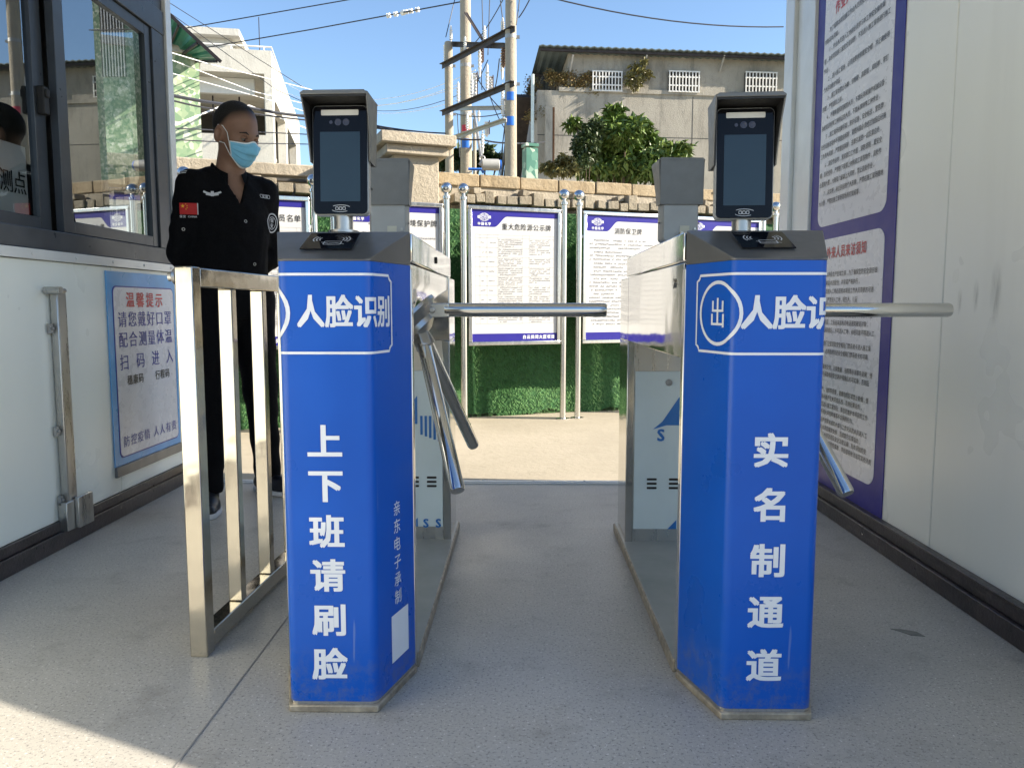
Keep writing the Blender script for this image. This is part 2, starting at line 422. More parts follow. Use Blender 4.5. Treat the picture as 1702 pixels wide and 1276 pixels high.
M['iris'] = plain('iris', (0.012, 0.008, 0.006), 0.1)
M['sole'] = plain('shoe_sole', (0.55, 0.55, 0.56), 0.6)
M['shoe'] = plain('shoe_black', (0.012, 0.013, 0.017), 0.35)
M['canopy'] = plain('canopy_sheet', (0.55, 0.57, 0.58), 0.5)

# ------------------------------------------------------------------ ground, floor
def slab(name, a, b, mat, kind='structure', cuts=0):
    o = MB().span(a, b).build(name, mat); o['kind'] = kind; return o
g = MB(); g.add([(-600, -600, -0.045), (600, -600, -0.045), (600, 600, -0.045), (-600, 600, -0.045)], [(0, 1, 2, 3)])
tag(g.build('ground', M['ground']), kind='structure')
slab('floor', (-1.80, -0.6, -0.04), (1.40, 3.86, 0.0), M['floor'])
fs_ = MB().span((-0.682, -0.55, 0.0005), (-0.6785, 3.8, 0.0016))
tag(fs_.build('floor_seam', M['joint']), kind='structure')
chip = MB(); cp = [(-.045, .02), (-.01, .018), (.035, .0), (.045, -.03), (0, -.022), (-.02, .0)]
base_pt = on_plane(1507, 1050, (0, 0, 0), Vector((0, 0, 1)))
chip.prism(cp, lambda u, v, w_: (base_pt.x + u * .8, base_pt.y + v, w_), 0.0006, 0.0016)
tag(chip.build('floor_patch', M['chip']), kind='structure')
th = MB().span((-1.72, 3.862, -0.04), (1.38, 3.935, 0.006)).span((-1.72, 3.88, 0.006), (1.38, 3.9, 0.0095))
for i in range(12): th.lathe([(0.006, 0), (0.006, 0.003), (0.003, 0.004)], (-1.5 + i * 0.26, 3.92, 0.006), 8)
tag(th.build('threshold_strip', M['panel_trim'], bevel=0.002), 'pale metal threshold strip across the far edge of grey floor', 'threshold')

# ------------------------------------------------------------------ right cabin wall
XR = 1.335
rc = thing('cabin', 'pale sandwich panel cabin with dark skirting along right side of passage', 'cabin', (XR, 2.0, 0))
def L(x, y, z, o=(XR, 2.0, 0)): return (x - o[0], y - o[1], z - o[2])
ys = [3.70, 2.52, 1.5]
for y1, y0 in zip(ys[:-1], ys[1:]):
    MB().span(L(XR + .012, y0 + .0025, 0.10), L(XR + .08, y1 - .0025, 2.75)).build('wall_panel', M['panel_right'], rc, bevel=0.003)
MB().span(L(XR + .02, 1.5, 0.0), L(XR + .07, 3.7, 2.74)).build('seam_backing', M['seam'], rc)
shade_outline = [(.53, 0.0), (1.4975, 0.0), (1.4975, 2.75), (1.485, 2.75), (1.485, 1.29), (1.45, 1.2416)]
MB().prism(shade_outline, lambda u, v, w_: L(XR + w_, u, v), .015, .08).build('added_shade_panel', M['panel_right'], rc)  # unseen panel added so its slanted edge bounds the sunlight on the floor
MB().span(L(XR + .1, 1.5, 0), L(3.2, 3.86, 2.75)).build('cabin_body', M['panel_right'], rc)
sk = MB().span(L(XR - .028, .5, 0), L(XR + .012, 3.7, .058)).span(L(XR - .012, .5, .058), L(XR + .012, 3.7, .10)).span(L(XR - .018, .5, .1), L(XR + .012, 3.7, .108))
sk.build('skirting', M['skirting'], rc, bevel=0.003)
po = MB().span(L(XR - .004, 3.70, 0), L(XR + .1, 3.92, 2.75))
po.build('corner_panel', M['panel_trim'], rc, bevel=0.004)
MB().span(L(XR - .024, 3.922, 0), L(XR + .1, 4.05, 2.75)).build('corner_post', M['panel_trim'], rc, bevel=0.006)
# smudges on the big panel, as flat marks of dirt
def smudge_mat():
    m = NM('smudge'); t = m.t
    gr = m.n('ShaderNodeTexGradient', gradient_type='SPHERICAL'); mp = m.n('ShaderNodeMapping'); mp.inputs['Scale'].default_value = (1, 24, 9); m.l(m.co(), mp.inputs[0]); m.l(mp.outputs[0], gr.inputs[0])
    a = m.mix(1.0, m.ramp(m.noise(30, 5, .7, (1, 1, .2)), [(0.35, 0.0), (0.8, .45)]), m.ramp(gr.outputs['Fac'], [(0.0, 0.0), (0.7, 1.0)]), 'MULTIPLY')
    t.links.new(a, m.b.inputs['Alpha']); m.set(col=(0.22, 0.22, 0.19), rough=.7); return m.mat

smm = smudge_mat()
for px_, py_, sc_ in ((1655, 488, .9), (1622, 492, .5), (1595, 500, .4)):
    p = on_plane(px_, py_, (XR + .0105, 0, 0), Vector((1, 0, 0)))
    o = MB().add([(0, -.045, -.12), (0, .045, -.12), (0, .045, .12), (0, -.045, .12)], [(0, 1, 2, 3)]).build('dirt_streak', smm, rc, fix=False)
    o.location = L(p.x, p.y, p.z); o.scale = (1, sc_ * .8, sc_)
# right wall poster
def ppt(off): return lambda u, v: (-off, -u, v)     # local to the poster: u runs towards the camera
pr = thing('notice_poster', 'tall purple bordered safety notice poster with two white panels on right wall', 'poster', (XR + .011, 3.69, 0)); pr.scale = (1, 1.113, 1)
MB().prism([(0, .105), (.75, .105), (.75, 2.55), (0, 2.55)], lambda u, v, w_: (-w_, -u, v), .0005, .003).build('backing_print', M['purple'], pr)
MB().prism(rrect(.08, 1.25, .68, 2.5, .05), lambda u, v, w_: (-w_, -u, v), .003, .0045).build('white_panel', M['paper'], pr)
MB().prism(rrect(.08, .21, .68, 1.19, .05), lambda u, v, w_: (-w_, -u, v), .003, .0045).build('white_panel', M['paper'], pr)
tt = MB(); P5 = ppt(.006)
text(tt, '作业人员进场须知', P5, .38, 2.165, .045, .055, .02, 'c', .05)
tt.build('title_lettering', M['red'], pr, smooth=0, fix=False); tt = MB()
text(tt, '外来人员来访须知', P5, .37, 1.128, .042, .055, .02, 'c', .045)
tt.build('title_lettering', M['red'], pr, smooth=0, fix=False)
up_rows = ['  为了保障本项目施工作业人员的安全与健康，', '特制定本须知。', '  1、作业人员进入工地前必须学习本工种安全操作规', '程，未经项目部三级安全培训的，不准进入施工现场进行施工', '作业。',
 '  2、进入施工现场，必须按要求佩戴安全帽，并正确使用', '个人劳动防护用品。', '  3、施工现场禁止赤脚、穿拖鞋、高跟鞋、和短裤、带钉', '的鞋，严禁酒后上岗。', '  4、不懂电器和机械的人员，不准玩弄和操作机械设备；',
 '未经培训特殊工种持证的人员，不准从事特殊工种作业。', '  5、施工现场的脚手架、防护设施、安全标志、警告牌，', '安全设施连接件不得擅自拆除，需要拆除必须经过加固后经施', '工负责人同意。严禁擅自拆除，违章引发的一切后果自负。',
 '  6、高空作业时，需穿紧口工作服，穿防滑鞋，戴安全', '帽，系安全带，严禁往下投掷上材料和工具等物件，高处作', '业遇到大雾、大雨及六级以上大风时，禁止高处作业。', '  7、讲文明，树立良好的个人形象，严禁在施工现场随地', '大小便，严禁在施工现场等场所打架闹事。']
tb = MB()
for i, s_ in enumerate(up_rows): text(tb, s_, P5, .10, 2.095 - i * .0412, .0208, .0255, .012, 'l', .0208, res=1)
lo_rows = [(1.035, '  您进入本项目生产区域之前，为了确保您的安全请仔细'), (.998, '阅读，邀请来访人员配合，并承诺严格执行。'), (.962, '  访客人员进入工地必须有本项目工作人员带领方可进'), (.925, '入，未经许可严禁进入工地。陌生人、儿童'),
 (.862, '  访客进入施工现场前，须先在门卫登记个人资料，填'), (.828, '写人员登记表后，之后由来访人员电话通知被访对象，'), (.793, '经被访人确认同意后，方可进入工地，未经同意不得进入工'), (.735, '  访客须在门卫室领取安全帽及门禁系统卡进入施工现'), (.70, '场，离场时，必须及时归还安全帽和门禁系统卡方可离'),
 (.632, '  如需要现场交流、记录数据、拍照等必须事先说明，经'), (.60, '项目部同意并采取相应安全防护措施后方可实施，否则后'), (.532, '  进入氧气、油库等重要、易爆危险区域禁止吸烟、使'), (.499, '用手机等所有可能产生火花的东西，否则后果自负。'), (.465, '  访客人员进入施工现场后，要自觉维护本项目的工作'), (.432, '环境卫生，不得大声喧哗做等不文明的行为。'),
 (.395, '  访客人员严禁带未成年人或与工作无关的人员进入工'), (.362, '地，来人需在本项目规定处停，造成其它后果自负。'), (.332, '  外来单位及人员因违反安全法律法规，及本须知的安'), (.30, '全规定，造成安全生产责任事故，项目部将依法追究其经济责'), (.268, '任。')]
for z_, s_ in lo_rows: text(tb, s_, P5, .10, z_, .0208, .0245, .012, 'l', .0212, res=1)
tb.build('body_lettering', M['ink'], pr, smooth=0, fix=False)

# ------------------------------------------------------------------ left guard booth
XL = -1.73
lb = thing('guard_booth', 'pale panelled guard booth with dark framed sliding window on left side', 'booth', (XL, 2.0, 0))
def LL(x, y, z): return (x - XL, y - 2.0, z)
for y0, y1 in ((-.5, 1.30), (1.30, 2.30), (2.30, 3.28), (3.28, 3.90)):
    MB().span(LL(XL - .07, y0 + .002, .10), LL(XL - .004, y1 - .002, 1.062)).build('wall_panel', M['panel_left'], lb, bevel=0.003)
MB().span(LL(XL - .06, -.5, 0), LL(XL - .02, 3.89, 1.06)).build('seam_backing', M['seam'], lb)
MB().span(LL(XL - .002, -.5, 0), LL(XL + .02, 3.90, .062)).span(LL(XL - .012, -.5, .062), LL(XL + .008, 3.90, .10)).build('skirting', M['skirting'], lb, bevel=0.003)
st_ = MB().span(LL(XL - .07, -.5, 1.064), LL(XL + .012, 3.92, 1.10))
for i in range(14): st_.lathe([(0.006, 0), (0.006, .002), (.003, .004)], LL(XL + .012, .3 + i * .27, 1.082), 8, axis=(1, 0, 0))
st_.build('sill_strip', M['panel_trim'], lb, bevel=0.002)
wf = MB()
wf.span(LL(XL - .09, 0.5, 1.102), LL(XL + .004, 3.865, 1.175))      # bottom track
wf.span(LL(XL - .09, 0.5, 2.19), LL(XL + .004, 3.865, 2.30))      # head
wf.span(LL(XL - .09, 3.74, 1.175), LL(XL + .0015, 3.865, 2.19))
wf.span(LL(XL - .10, 0.5, 2.30), LL(XL - .004, 3.865, 2.36))
winf = wf.build('window_frame', M['frame'], lb, bevel=0.003)
sash = MB()
sash.span(LL(XL - .04, 2.97, 1.178), LL(XL - .008, 3.035, 2.187)).span(LL(XL - .04, 3.685, 1.178), LL(XL - .008, 3.735, 2.187))
sash.span(LL(XL - .04, 3.035, 1.178), LL(XL - .008, 3.685, 1.225)).span(LL(XL - .04, 3.035, 2.14), LL(XL - .008, 3.685, 2.187))
sash.build('sliding_sash', M['frame'], winf, bevel=0.002)
s2 = MB()
s2.span(LL(XL - .08, 2.89, 1.178), LL(XL - .048, 2.955, 2.187)).span(LL(XL - .08, 1.9, 1.178), LL(XL - .048, 2.89, 1.225)).span(LL(XL - .08, 1.9, 2.14), LL(XL - .048, 2.89, 2.187)).span(LL(XL - .08, 1.85, 1.178), LL(XL - .048, 1.9, 2.187))
s2.build('sliding_sash', M['frame'], winf, bevel=0.002)
pane = lambda x, y0, y1: MB().add([LL(x, y0, 1.225), LL(x, y1, 1.225), LL(x, y1, 2.14), LL(x, y0, 2.14)], [(0, 1, 2, 3)]).build('window_pane', M['glass'], winf, fix=False)
pane(XL - .022, 3.035, 3.685)
pane(XL - .062, 1.9, 2.89)
hd = MB().span(LL(XL - .048, 2.905, 1.60), LL(XL - .02, 2.94, 1.70)).span(LL(XL - .022, 2.912, 1.66), LL(XL - .012, 2.934, 1.69))
hd.build('window_latch', M['slot'], winf, bevel=0.004)
MB().span(LL(XL - .07, -.5, 2.362), LL(XL - .002, 3.84, 2.75)).build('upper_panel', M['panel_left'], lb)
MB().span(LL(XL - .09, 3.867, 1.102), LL(XL + .014, 3.925, 2.75)).build('corner_post', M['panel_trim'], lb, bevel=0.004)
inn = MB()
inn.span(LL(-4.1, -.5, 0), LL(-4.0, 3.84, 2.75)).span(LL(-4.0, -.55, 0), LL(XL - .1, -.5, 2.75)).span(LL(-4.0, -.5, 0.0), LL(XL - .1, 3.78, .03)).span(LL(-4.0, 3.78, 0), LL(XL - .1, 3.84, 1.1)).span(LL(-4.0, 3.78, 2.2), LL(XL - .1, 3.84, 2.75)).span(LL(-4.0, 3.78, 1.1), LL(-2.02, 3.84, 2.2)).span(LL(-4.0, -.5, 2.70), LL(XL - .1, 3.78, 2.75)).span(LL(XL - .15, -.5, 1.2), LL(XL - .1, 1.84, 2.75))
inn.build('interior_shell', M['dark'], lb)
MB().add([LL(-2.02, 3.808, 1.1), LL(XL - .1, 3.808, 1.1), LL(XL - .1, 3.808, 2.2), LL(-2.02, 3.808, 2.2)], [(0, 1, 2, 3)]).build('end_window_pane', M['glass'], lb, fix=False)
# notice sheet stuck inside the glass
ns = thing('paper_notice', 'white paper notice stuck inside the booth window', 'notice', (XL - .072, 2.515, 1.20))
MB().span((-.002, 0, 0), (0, .345, .27)).build('sheet', M['notice_white'], ns)
nsx = MB(); text(nsx, '测点', lambda u, v: (.002, u, v), .225, .135, .075, .085, .01, 'l', .075)
nsx.build('lettering', M['ink'], ns, smooth=0, fix=False)
oc = thing('office_chair', 'dark high backed chair inside the booth behind the window', 'chair', (-2.35, 2.75, 0.03))
MB().prism(rrect(-.24, .62, .24, 1.62, .16), lambda u, v, w_: (u * .6 + w_, u * .8, v), -.04, .04).build('backrest', M['cloth'], oc, bevel=.02)
MB().prism(rrect(-.24, -.24, .24, .24, .08), lambda u, v, w_: (u - .25, v, w_), .44, .52).build('seat', M['cloth'], oc, bevel=.02)
oc2 = MB().tube([(-.25, 0, .06), (-.25, 0, .44)], .03).tube([(-.05, 0, .5), (0, 0, .7)], .03)
for k in range(5): oc2.bar((-.25, 0, .06), (-.25 + .3 * math.cos(k * 1.257), .3 * math.sin(k * 1.257), .03), .04, .03)
oc2.build('swivel_base', M['slot'], oc)

# drop bolt on the left wall
db = thing('drop_bolt_bar', 'vertical steel bolt channel fixed to left wall below window', 'door bolt', (XL, 2.86, 0))
MB().span((.0, -.028, .13), (.030, .030, .955)).build('channel', M['brushed'], db, bevel=.004)
MB().tube([(.0, -.05, .955), (.06, -.05, .955)], .014, 12).tube([(.03, -.06, .955), (.03, .02, .955)], .009, 8).build('pivot_pin', M['brushed'], db)
MB().span((0, -.05, .06), (.034, .034, .17)).span((.034, .0, .06), (.05, .10, .18)).build('foot_bracket', M['brushed'], db, bevel=.003)
for z_ in (.80, .42, .16): cl = MB(); cl.span((0, -.05, z_), (.012, -.03, z_ + .035)); cl.lathe([(.006, 0), (.006, .006)], (.012, -.04, z_ + .018), 8, axis=(1, 0, 0)); cl.build('clip', M['galv'], db)

# health poster on the left wall
hp = thing('health_poster', 'blue bordered mask reminder poster with red heading on left wall', 'poster', (XL - .002, 3.225, 0))
fnL = lambda off: (lambda u, v: (off, u, v))
ex = lambda u, v, w_: (w_, u, v)
MB().prism([(0, .215), (.635, .215), (.635, 1.045), (0, 1.045)], ex, .0, .004).build('backing_print', M['sky_print'], hp)
MB().prism([(0, .17), (.635, .17), (.635, .214), (0, .214)], ex, .0, .012).build('bottom_rail', M['bar_grey'], hp, bevel=.002)
MB().prism(rrect(.042, .245, .612, .985, .03), ex, .004, .0055).build('outline_print', M['ink_blue'], hp)
MB().prism(rrect(.048, .251, .606, .979, .026), ex, .0055, .007).build('white_panel', M['paper'], hp)
q = fnL(.0082); a = MB(); text(a, '温馨提示', q, .32, .925, .075, .07, .022, 'c', .09); a.build('heading_lettering', M['red'], hp, smooth=0, fix=False)
for txt, u_, v_, sx_, sy_, bd_, pt_, nm_, mt_ in (('请您戴好口罩', .325, .84, .078, .072, .012, .086, 'blue_lettering', 'ink_blue'), ('配合测量体温', .325, .752, .078, .072, .012, .086, 'blue_lettering', 'ink_blue'), ('扫码进入', .325, .655, .078, .074, .012, .145, 'blue_lettering', 'ink_blue'),
        ('防控疫情', .19, .312, .055, .052, .006, .062, 'blue_lettering', 'ink_blue'), ('人人有责', .465, .312, .055, .052, .006, .062, 'blue_lettering', 'ink_blue'), ('穗康码', .20, .575, .046, .045, .02, .05, 'black_lettering', 'ink'), ('行程码', .46, .575, .046, .045, .02, .05, 'black_lettering', 'ink')):
    if pt_ > .12:
        for k, ch in enumerate(txt): a = MB(); text(a, ch, q, u_ + (k - (len(txt) - 1) / 2) * pt_, v_, sx_, sy_, bd_, 'c'); a.build('blue_character', M[mt_], hp, smooth=0, fix=False)
        continue
    a = MB(); text(a, txt, q, u_, v_, sx_, sy_, bd_, 'c', pt_); a.build(nm_, M[mt_], hp, smooth=0, fix=False)

# canopy above the passage (outside the frame; it shades the passage)
cn = thing('canopy', 'flat canopy roof joining the two cabins above the passage', 'canopy', (0, 2.4, 2.76))
MB().span((-2.0, -1.45, 0), (1.6, 1.5, .06)).build('roof_sheet', M['canopy'], cn)

# ------------------------------------------------------------------ turnstiles
W0, W1, CD = .096, .155, .19            # front half width, back half width, depth of the front column
def col_path(r=.022, n=7):
    pts = [Vector(p) for p in ((-W1, CD), (-W0, 0), (W0, 0), (W1, CD))]
    out = [pts[0]]
    for i in (1, 2):
        p = pts[i]; a = (pts[i - 1] - p).normalized(); b = (pts[i + 1] - p).normalized()
        ang = a.angle(b); d = r / math.tan(ang / 2); c = p + (a + b).normalized() * (r / math.sin(ang / 2))
        s0 = p + a * d - c; s1 = p + b * d - c; tot = s0.angle_signed(s1)
        for k in range(n + 1):
            q = s0.copy(); q.rotate(Matrix.Rotation(-tot * k / n, 2)); out.append(c + q)
    return out + [pts[3]]
PATH = col_path(); CUM = [0]
for a_, b_ in zip(PATH[:-1], PATH[1:]): CUM.append(CUM[-1] + (b_ - a_).length)
HALF = CUM[-1] / 2; SS = [c - HALF for c in CUM]
def colmap(s_, z, off=0.0):
    k = 0
    while k < len(SS) - 2 and s_ > SS[k + 1]: k += 1
    t = (s_ - SS[k]) / (SS[k + 1] - SS[k]); p = PATH[k].lerp(PATH[k + 1], t)
    d = (PATH[k + 1] - PATH[k]).normalized(); n = Vector((d.y, -d.x))
    p = p + n * off
    return (p.x, p.y, z)
def wrap(mb2d, off, name, mat, parent):
    """flat (s, z) faces bent round the column"""
    bm = bmesh.new(); vs = [bm.verts.new(tuple(p)) for p in mb2d.v]
    for f in mb2d.f:
        try: bm.faces.new([vs[i] for i in f])
        except ValueError: pass
    for sv in SS[1:-1]:
        bmesh.ops.bisect_plane(bm, geom=bm.verts[:] + bm.edges[:] + bm.faces[:], plane_co=(sv, 0, 0), plane_no=(1, 0, 0))
    out = MB(); bm.verts.index_update()
    out.v = [colmap(v.co.x, v.co.y, off + v.co.z) for v in bm.verts]; out.f = [[v.index for v in f.verts] for f in bm.faces]; out.m = [0] * len(out.f); bm.free()
    return out.build(name, mat, parent, smooth=0, fix=False)
fl2 = lambda u, v: (u, v, 0)
def strip2d(mb, pts, wd, closed=False):
    n = len(pts); P = [Vector(p) for p in pts]; A = []; B = []
    for i in range(n):
        p0 = P[(i - 1) % n] if closed or i > 0 else P[i]; p1 = P[(i + 1) % n] if closed or i < n - 1 else P[i]
        t = (p1 - p0).normalized(); nn = Vector((-t.y, t.x)) * wd / 2; A.append(P[i] + nn); B.append(P[i] - nn)
    vs = [(p.x, p.y, 0) for p in A] + [(p.x, p.y, 0) for p in B]
    mb.add(vs, [(i, (i + 1) % n, n + (i + 1) % n, n + i) for i in range(n if closed else n - 1)])

def make_turnstile(label, loc, rz=0):
    t = thing('turnstile', label, 'turnstile', loc, rz, 'tripod turnstiles')
    # floor plate
    outl = [(-.099, -.005), (.099, -.005), (.160, CD), (.166, 1.42), (-.166, 1.42), (-.160, CD)]
    fz = lambda u, v, w_: (u, v, w_)
    MB().prism(outl[:3] + outl[5:], fz, 0.0, .0165).build('column_plinth', M['base_edge'], t, bevel=.003)
    pb = CD + .0262
    MB().prism([(.162, pb), (.167, 1.42), (-.167, 1.42), (-.162, pb)], fz, 0.0, .034).build('floor_plate_edge', M['base_edge'], t, bevel=.003)
    MB().prism([(.158, pb + .001), (.162, 1.415), (-.162, 1.415), (-.158, pb + .001)], fz, .0342, .037).build('floor_plate', M['base'], t, bevel=.001)
    # front column
    zs_ = [.024, .05, .3, .6, .9, .9935]
    cm = MB(); n = len(PATH)
    cm.add([(p.x, p.y, z) for z in zs_ for p in PATH], [(i * n + j, i * n + j + 1, (i + 1) * n + j + 1, (i + 1) * n + j) for i in range(len(zs_) - 1) for j in range(n - 1)])
    col = cm.build('front_column', M['blue'], t, smooth=60, fix=False)
    ft = MB(); q = [(p.x, p.y) for p in PATH]; ft.prism(q, fz, .0167, .0238); ft.build('column_foot', M['steel'], t)
    sd = MB()
    for s_ in (-1, 1): sd.span((s_ * (W1 + .003), CD, .0170), (s_ * (W1 - .010), CD + .025, .985))
    sd.span((-W1 + .011, CD + .003, .0170), (W1 - .011, CD + .022, .985)); sd.build('column_back', M['steel'], t, bevel=.002)
    # slanted head
    slope = .0745 / .172
    bot = [(-W1, CD), (-W0, 0), (W0, 0), (W1, CD)]; low = [(p.x * 1.006, p.y - .0012) for p in PATH]; n = len(low)
    vs = [(x, y, .9937) for x, y in low] + [(x, y, .9965 + max(0, min(y, .172)) * slope + .001) for x, y in low]
    hd = MB(); hd.add(vs, [(i, (i + 1) % n, n + (i + 1) % n, n + i) for i in range(n)] + [tuple(range(n))[::-1], tuple(range(n, 2 * n))])
    head = hd.build('head', M['black_cap'], t, smooth=20, bevel=.002)
    d = Vector((0, 1, slope)).normalized(); nn = Vector((0, -d.z, d.y)); o0 = Vector((-.008, -.001, .9975))
    rd = lambda u, v, w_=0: tuple(o0 + Vector((u, 0, 0)) + d * v + nn * w_)
    cr = MB().prism([(-.057, .058), (.057, .058), (.057, .163), (-.057, .163)], rd, .0004, .003).build('card_reader', M['black_glass'], head, bevel=.0008)
    ic = MB(); f2 = lambda u, v: rd(u, v, .0036)
    def arc(cx, cy, r, a0, a1, wd=.0026):
        m2 = MB(); strip2d(m2, [(cx + r * math.cos(R(a)), cy + r * math.sin(R(a)) * .9) for a in np.linspace(a0, a1, 9)], wd); ic.add([f2(p[0], p[1]) for p in m2.v], m2.f)
    for r_ in (.016, .023, .030): arc(-.010, .118, r_, 140, 215); arc(.012, .118, r_, -35, 40)
    m2 = MB(); strip2d(m2, rrect(-.012, .083, .026, .104, .004, 3), .0022, True); strip2d(m2, [(-.018, .098), (-.002, .090), (.014, .094), (.034, .086)], .002)
    ic.add([f2(p[0], p[1]) for p in m2.v], m2.f); ic.build('card_icon', M['icon'], cr, smooth=0, fix=False)
    # bridge box with slanted tripod face on the right hand side
    CB = CD + .0255
    sec = [(-W1, .775), (.035, .775), (.150, .955), (.150, 1.0), (-W1, 1.0)]
    bx_ = lambda u, v, w_: (u, w_, v)
    MB().prism(sec, bx_, CB, 1.16).build('bridge_box', M['mirror'], t, bevel=.002)
    MB().span((-W1 - .002, CB, 1.002), (W1 + .002, 1.20, 1.071)).build('lid', M['mirror'], t, bevel=.004)
    MB().lathe([(.010, 0), (.010, .004), (.004, .004)], (W1 + .002, .72, 1.036), 14, axis=(1, 0, 0)).build('lid_lock', M['slot'], t)
    MB().lathe([(.012, 0), (.012, .004)], (-W1 - .0005, .32, .955), 4, axis=(-1, 0, 0)).build('side_plate', M['brushed'], t)
    # tripod
    ax = Vector((1, 0, -1)).normalized(); hc = Vector((.098, .555, .862))
    MB().lathe([(.095, -.004), (.095, .006), (.085, .012), (.055, .03), (.055, .045), (.03, .06)], hc, 28, axis=ax).build('tripod_hub', M['brushed'], t)
    h2 = hc + ax * .045
    for k, ph in enumerate((0, 120, 240)):
        p = Vector((1, 0, 1)).normalized(); yv = Vector((0, 1, 0))
        dr = (ax * .707 + (p * math.cos(R(ph)) + yv * math.sin(R(ph))) * .707).normalized()
        a0 = h2 + dr * .05; a1 = h2 + dr * .515
        if k == 0: a0 = h2 + dr * .07 + Vector((0, 0, .058)); a1 = a0 + Vector((.455, 0, 0)); 
        am = MB().tube([a0 + (a1 - a0) * e for e in (0, .01, .5, .985, 1)], [.0185, .0195, .0195, .0195, .0175], 24)
        arm = am.build('arm', M['steel'], t, smooth=50)
        br = MB(); pv = (a0 - hc).normalized()
        br.bar(hc + ax * .03 + dr * .005 + (Vector((0, 0, .045)) if k == 0 else Vector()), a0 + dr * .015, .032, .042)
        br.lathe([(.010, -.021), (.010, .021)], a0 - dr * .035, 12, axis=Vector((0, 1, 0)) if k == 0 else p)
        br.build('arm_bracket', M['brushed'], arm, bevel=.004)
    # rear column
    y0, y1 = 1.165, 1.38
    MB().span((-W1, y0, .0168), (-W1 + .028, y1, .774)).span((W1 - .028, y0, .0168), (W1, y1, .774)).build('corner_post', M['steel'], t, bevel=.003)
    MB().span((-W1 + .0285, y0 + .006, .0168), (W1 - .0285, y1 - .004, .774)).build('rear_column', M['brushed'], t)
    MB().span((-W1, 1.161, .7745), (W1, y1, 1.0)).build('rear_head', M['mirror'], t, bevel=.003)
    dr_ = MB().span((-W1 + .030, y0 - .002, .085), (W1 - .030, y0 + .0055, .665)).build('door_panel', M['film'], t, bevel=.0015)
    fp = lambda u, v: (u, y0 - .0035, v)
    lg = MB()
    lg.add([fp(-.035, .47), fp(.035, .47), fp(.035, .575)], [(0, 1, 2)]); lg.add([(-.06, y0 - .0042, .455), (.0, y0 - .0042, .505), (-.012, y0 - .0042, .47)], [(0, 1, 2)])
    lg.build('film_logo', M['film_blue'], dr_, smooth=0, fix=False); lg = MB()
    text(lg, 'S', fp, -.03, .435, .06, .06, .03, 'c'); lg.build('film_letter', M['film_blue'], dr_, smooth=0, fix=False); lg = MB(); lg.add([fp(.0, .086), fp(.032, .086), fp(.032, .12)], [(0, 1, 2)]); lg.build('film_logo', M['film_blue'], dr_, smooth=0, fix=False); lg = MB()
    for k in range(5): lg.add([fp(.045 + k * .016, .43 - k * .006), fp(.054 + k * .016, .43 - k * .006), fp(.054 + k * .016, .50), fp(.045 + k * .016, .50)], [(0, 1, 2, 3)])
    lg.build('film_bars', M['film_blue'], dr_, smooth=0, fix=False)
    for u_ in (.062, .108): lg = MB(); text(lg, 'S', fp, u_, .10, .045, .045, .03, 'c'); lg.build('film_letter', M['film_blue'], dr_, smooth=0, fix=False)
    for cx in (-.06, .02, .085):
        sl_ = MB()
        for k in range(3): sl_.prism(rrect(cx - .018, .235 + k * .016, cx + .018, .243 + k * .016, .003, 3), lambda u, v, w_: (u, y0 - w_, v), .0022, .0036)
        sl_.build('vent_slots', M['slot'], dr_)
    MB().lathe([(.012, 0), (.012, .005), (.006, .007)], (-.005, y0 - .002, .625), 14, axis=(0, -1, 0)).build('door_lock', M['galv'], dr_)
    return t, col

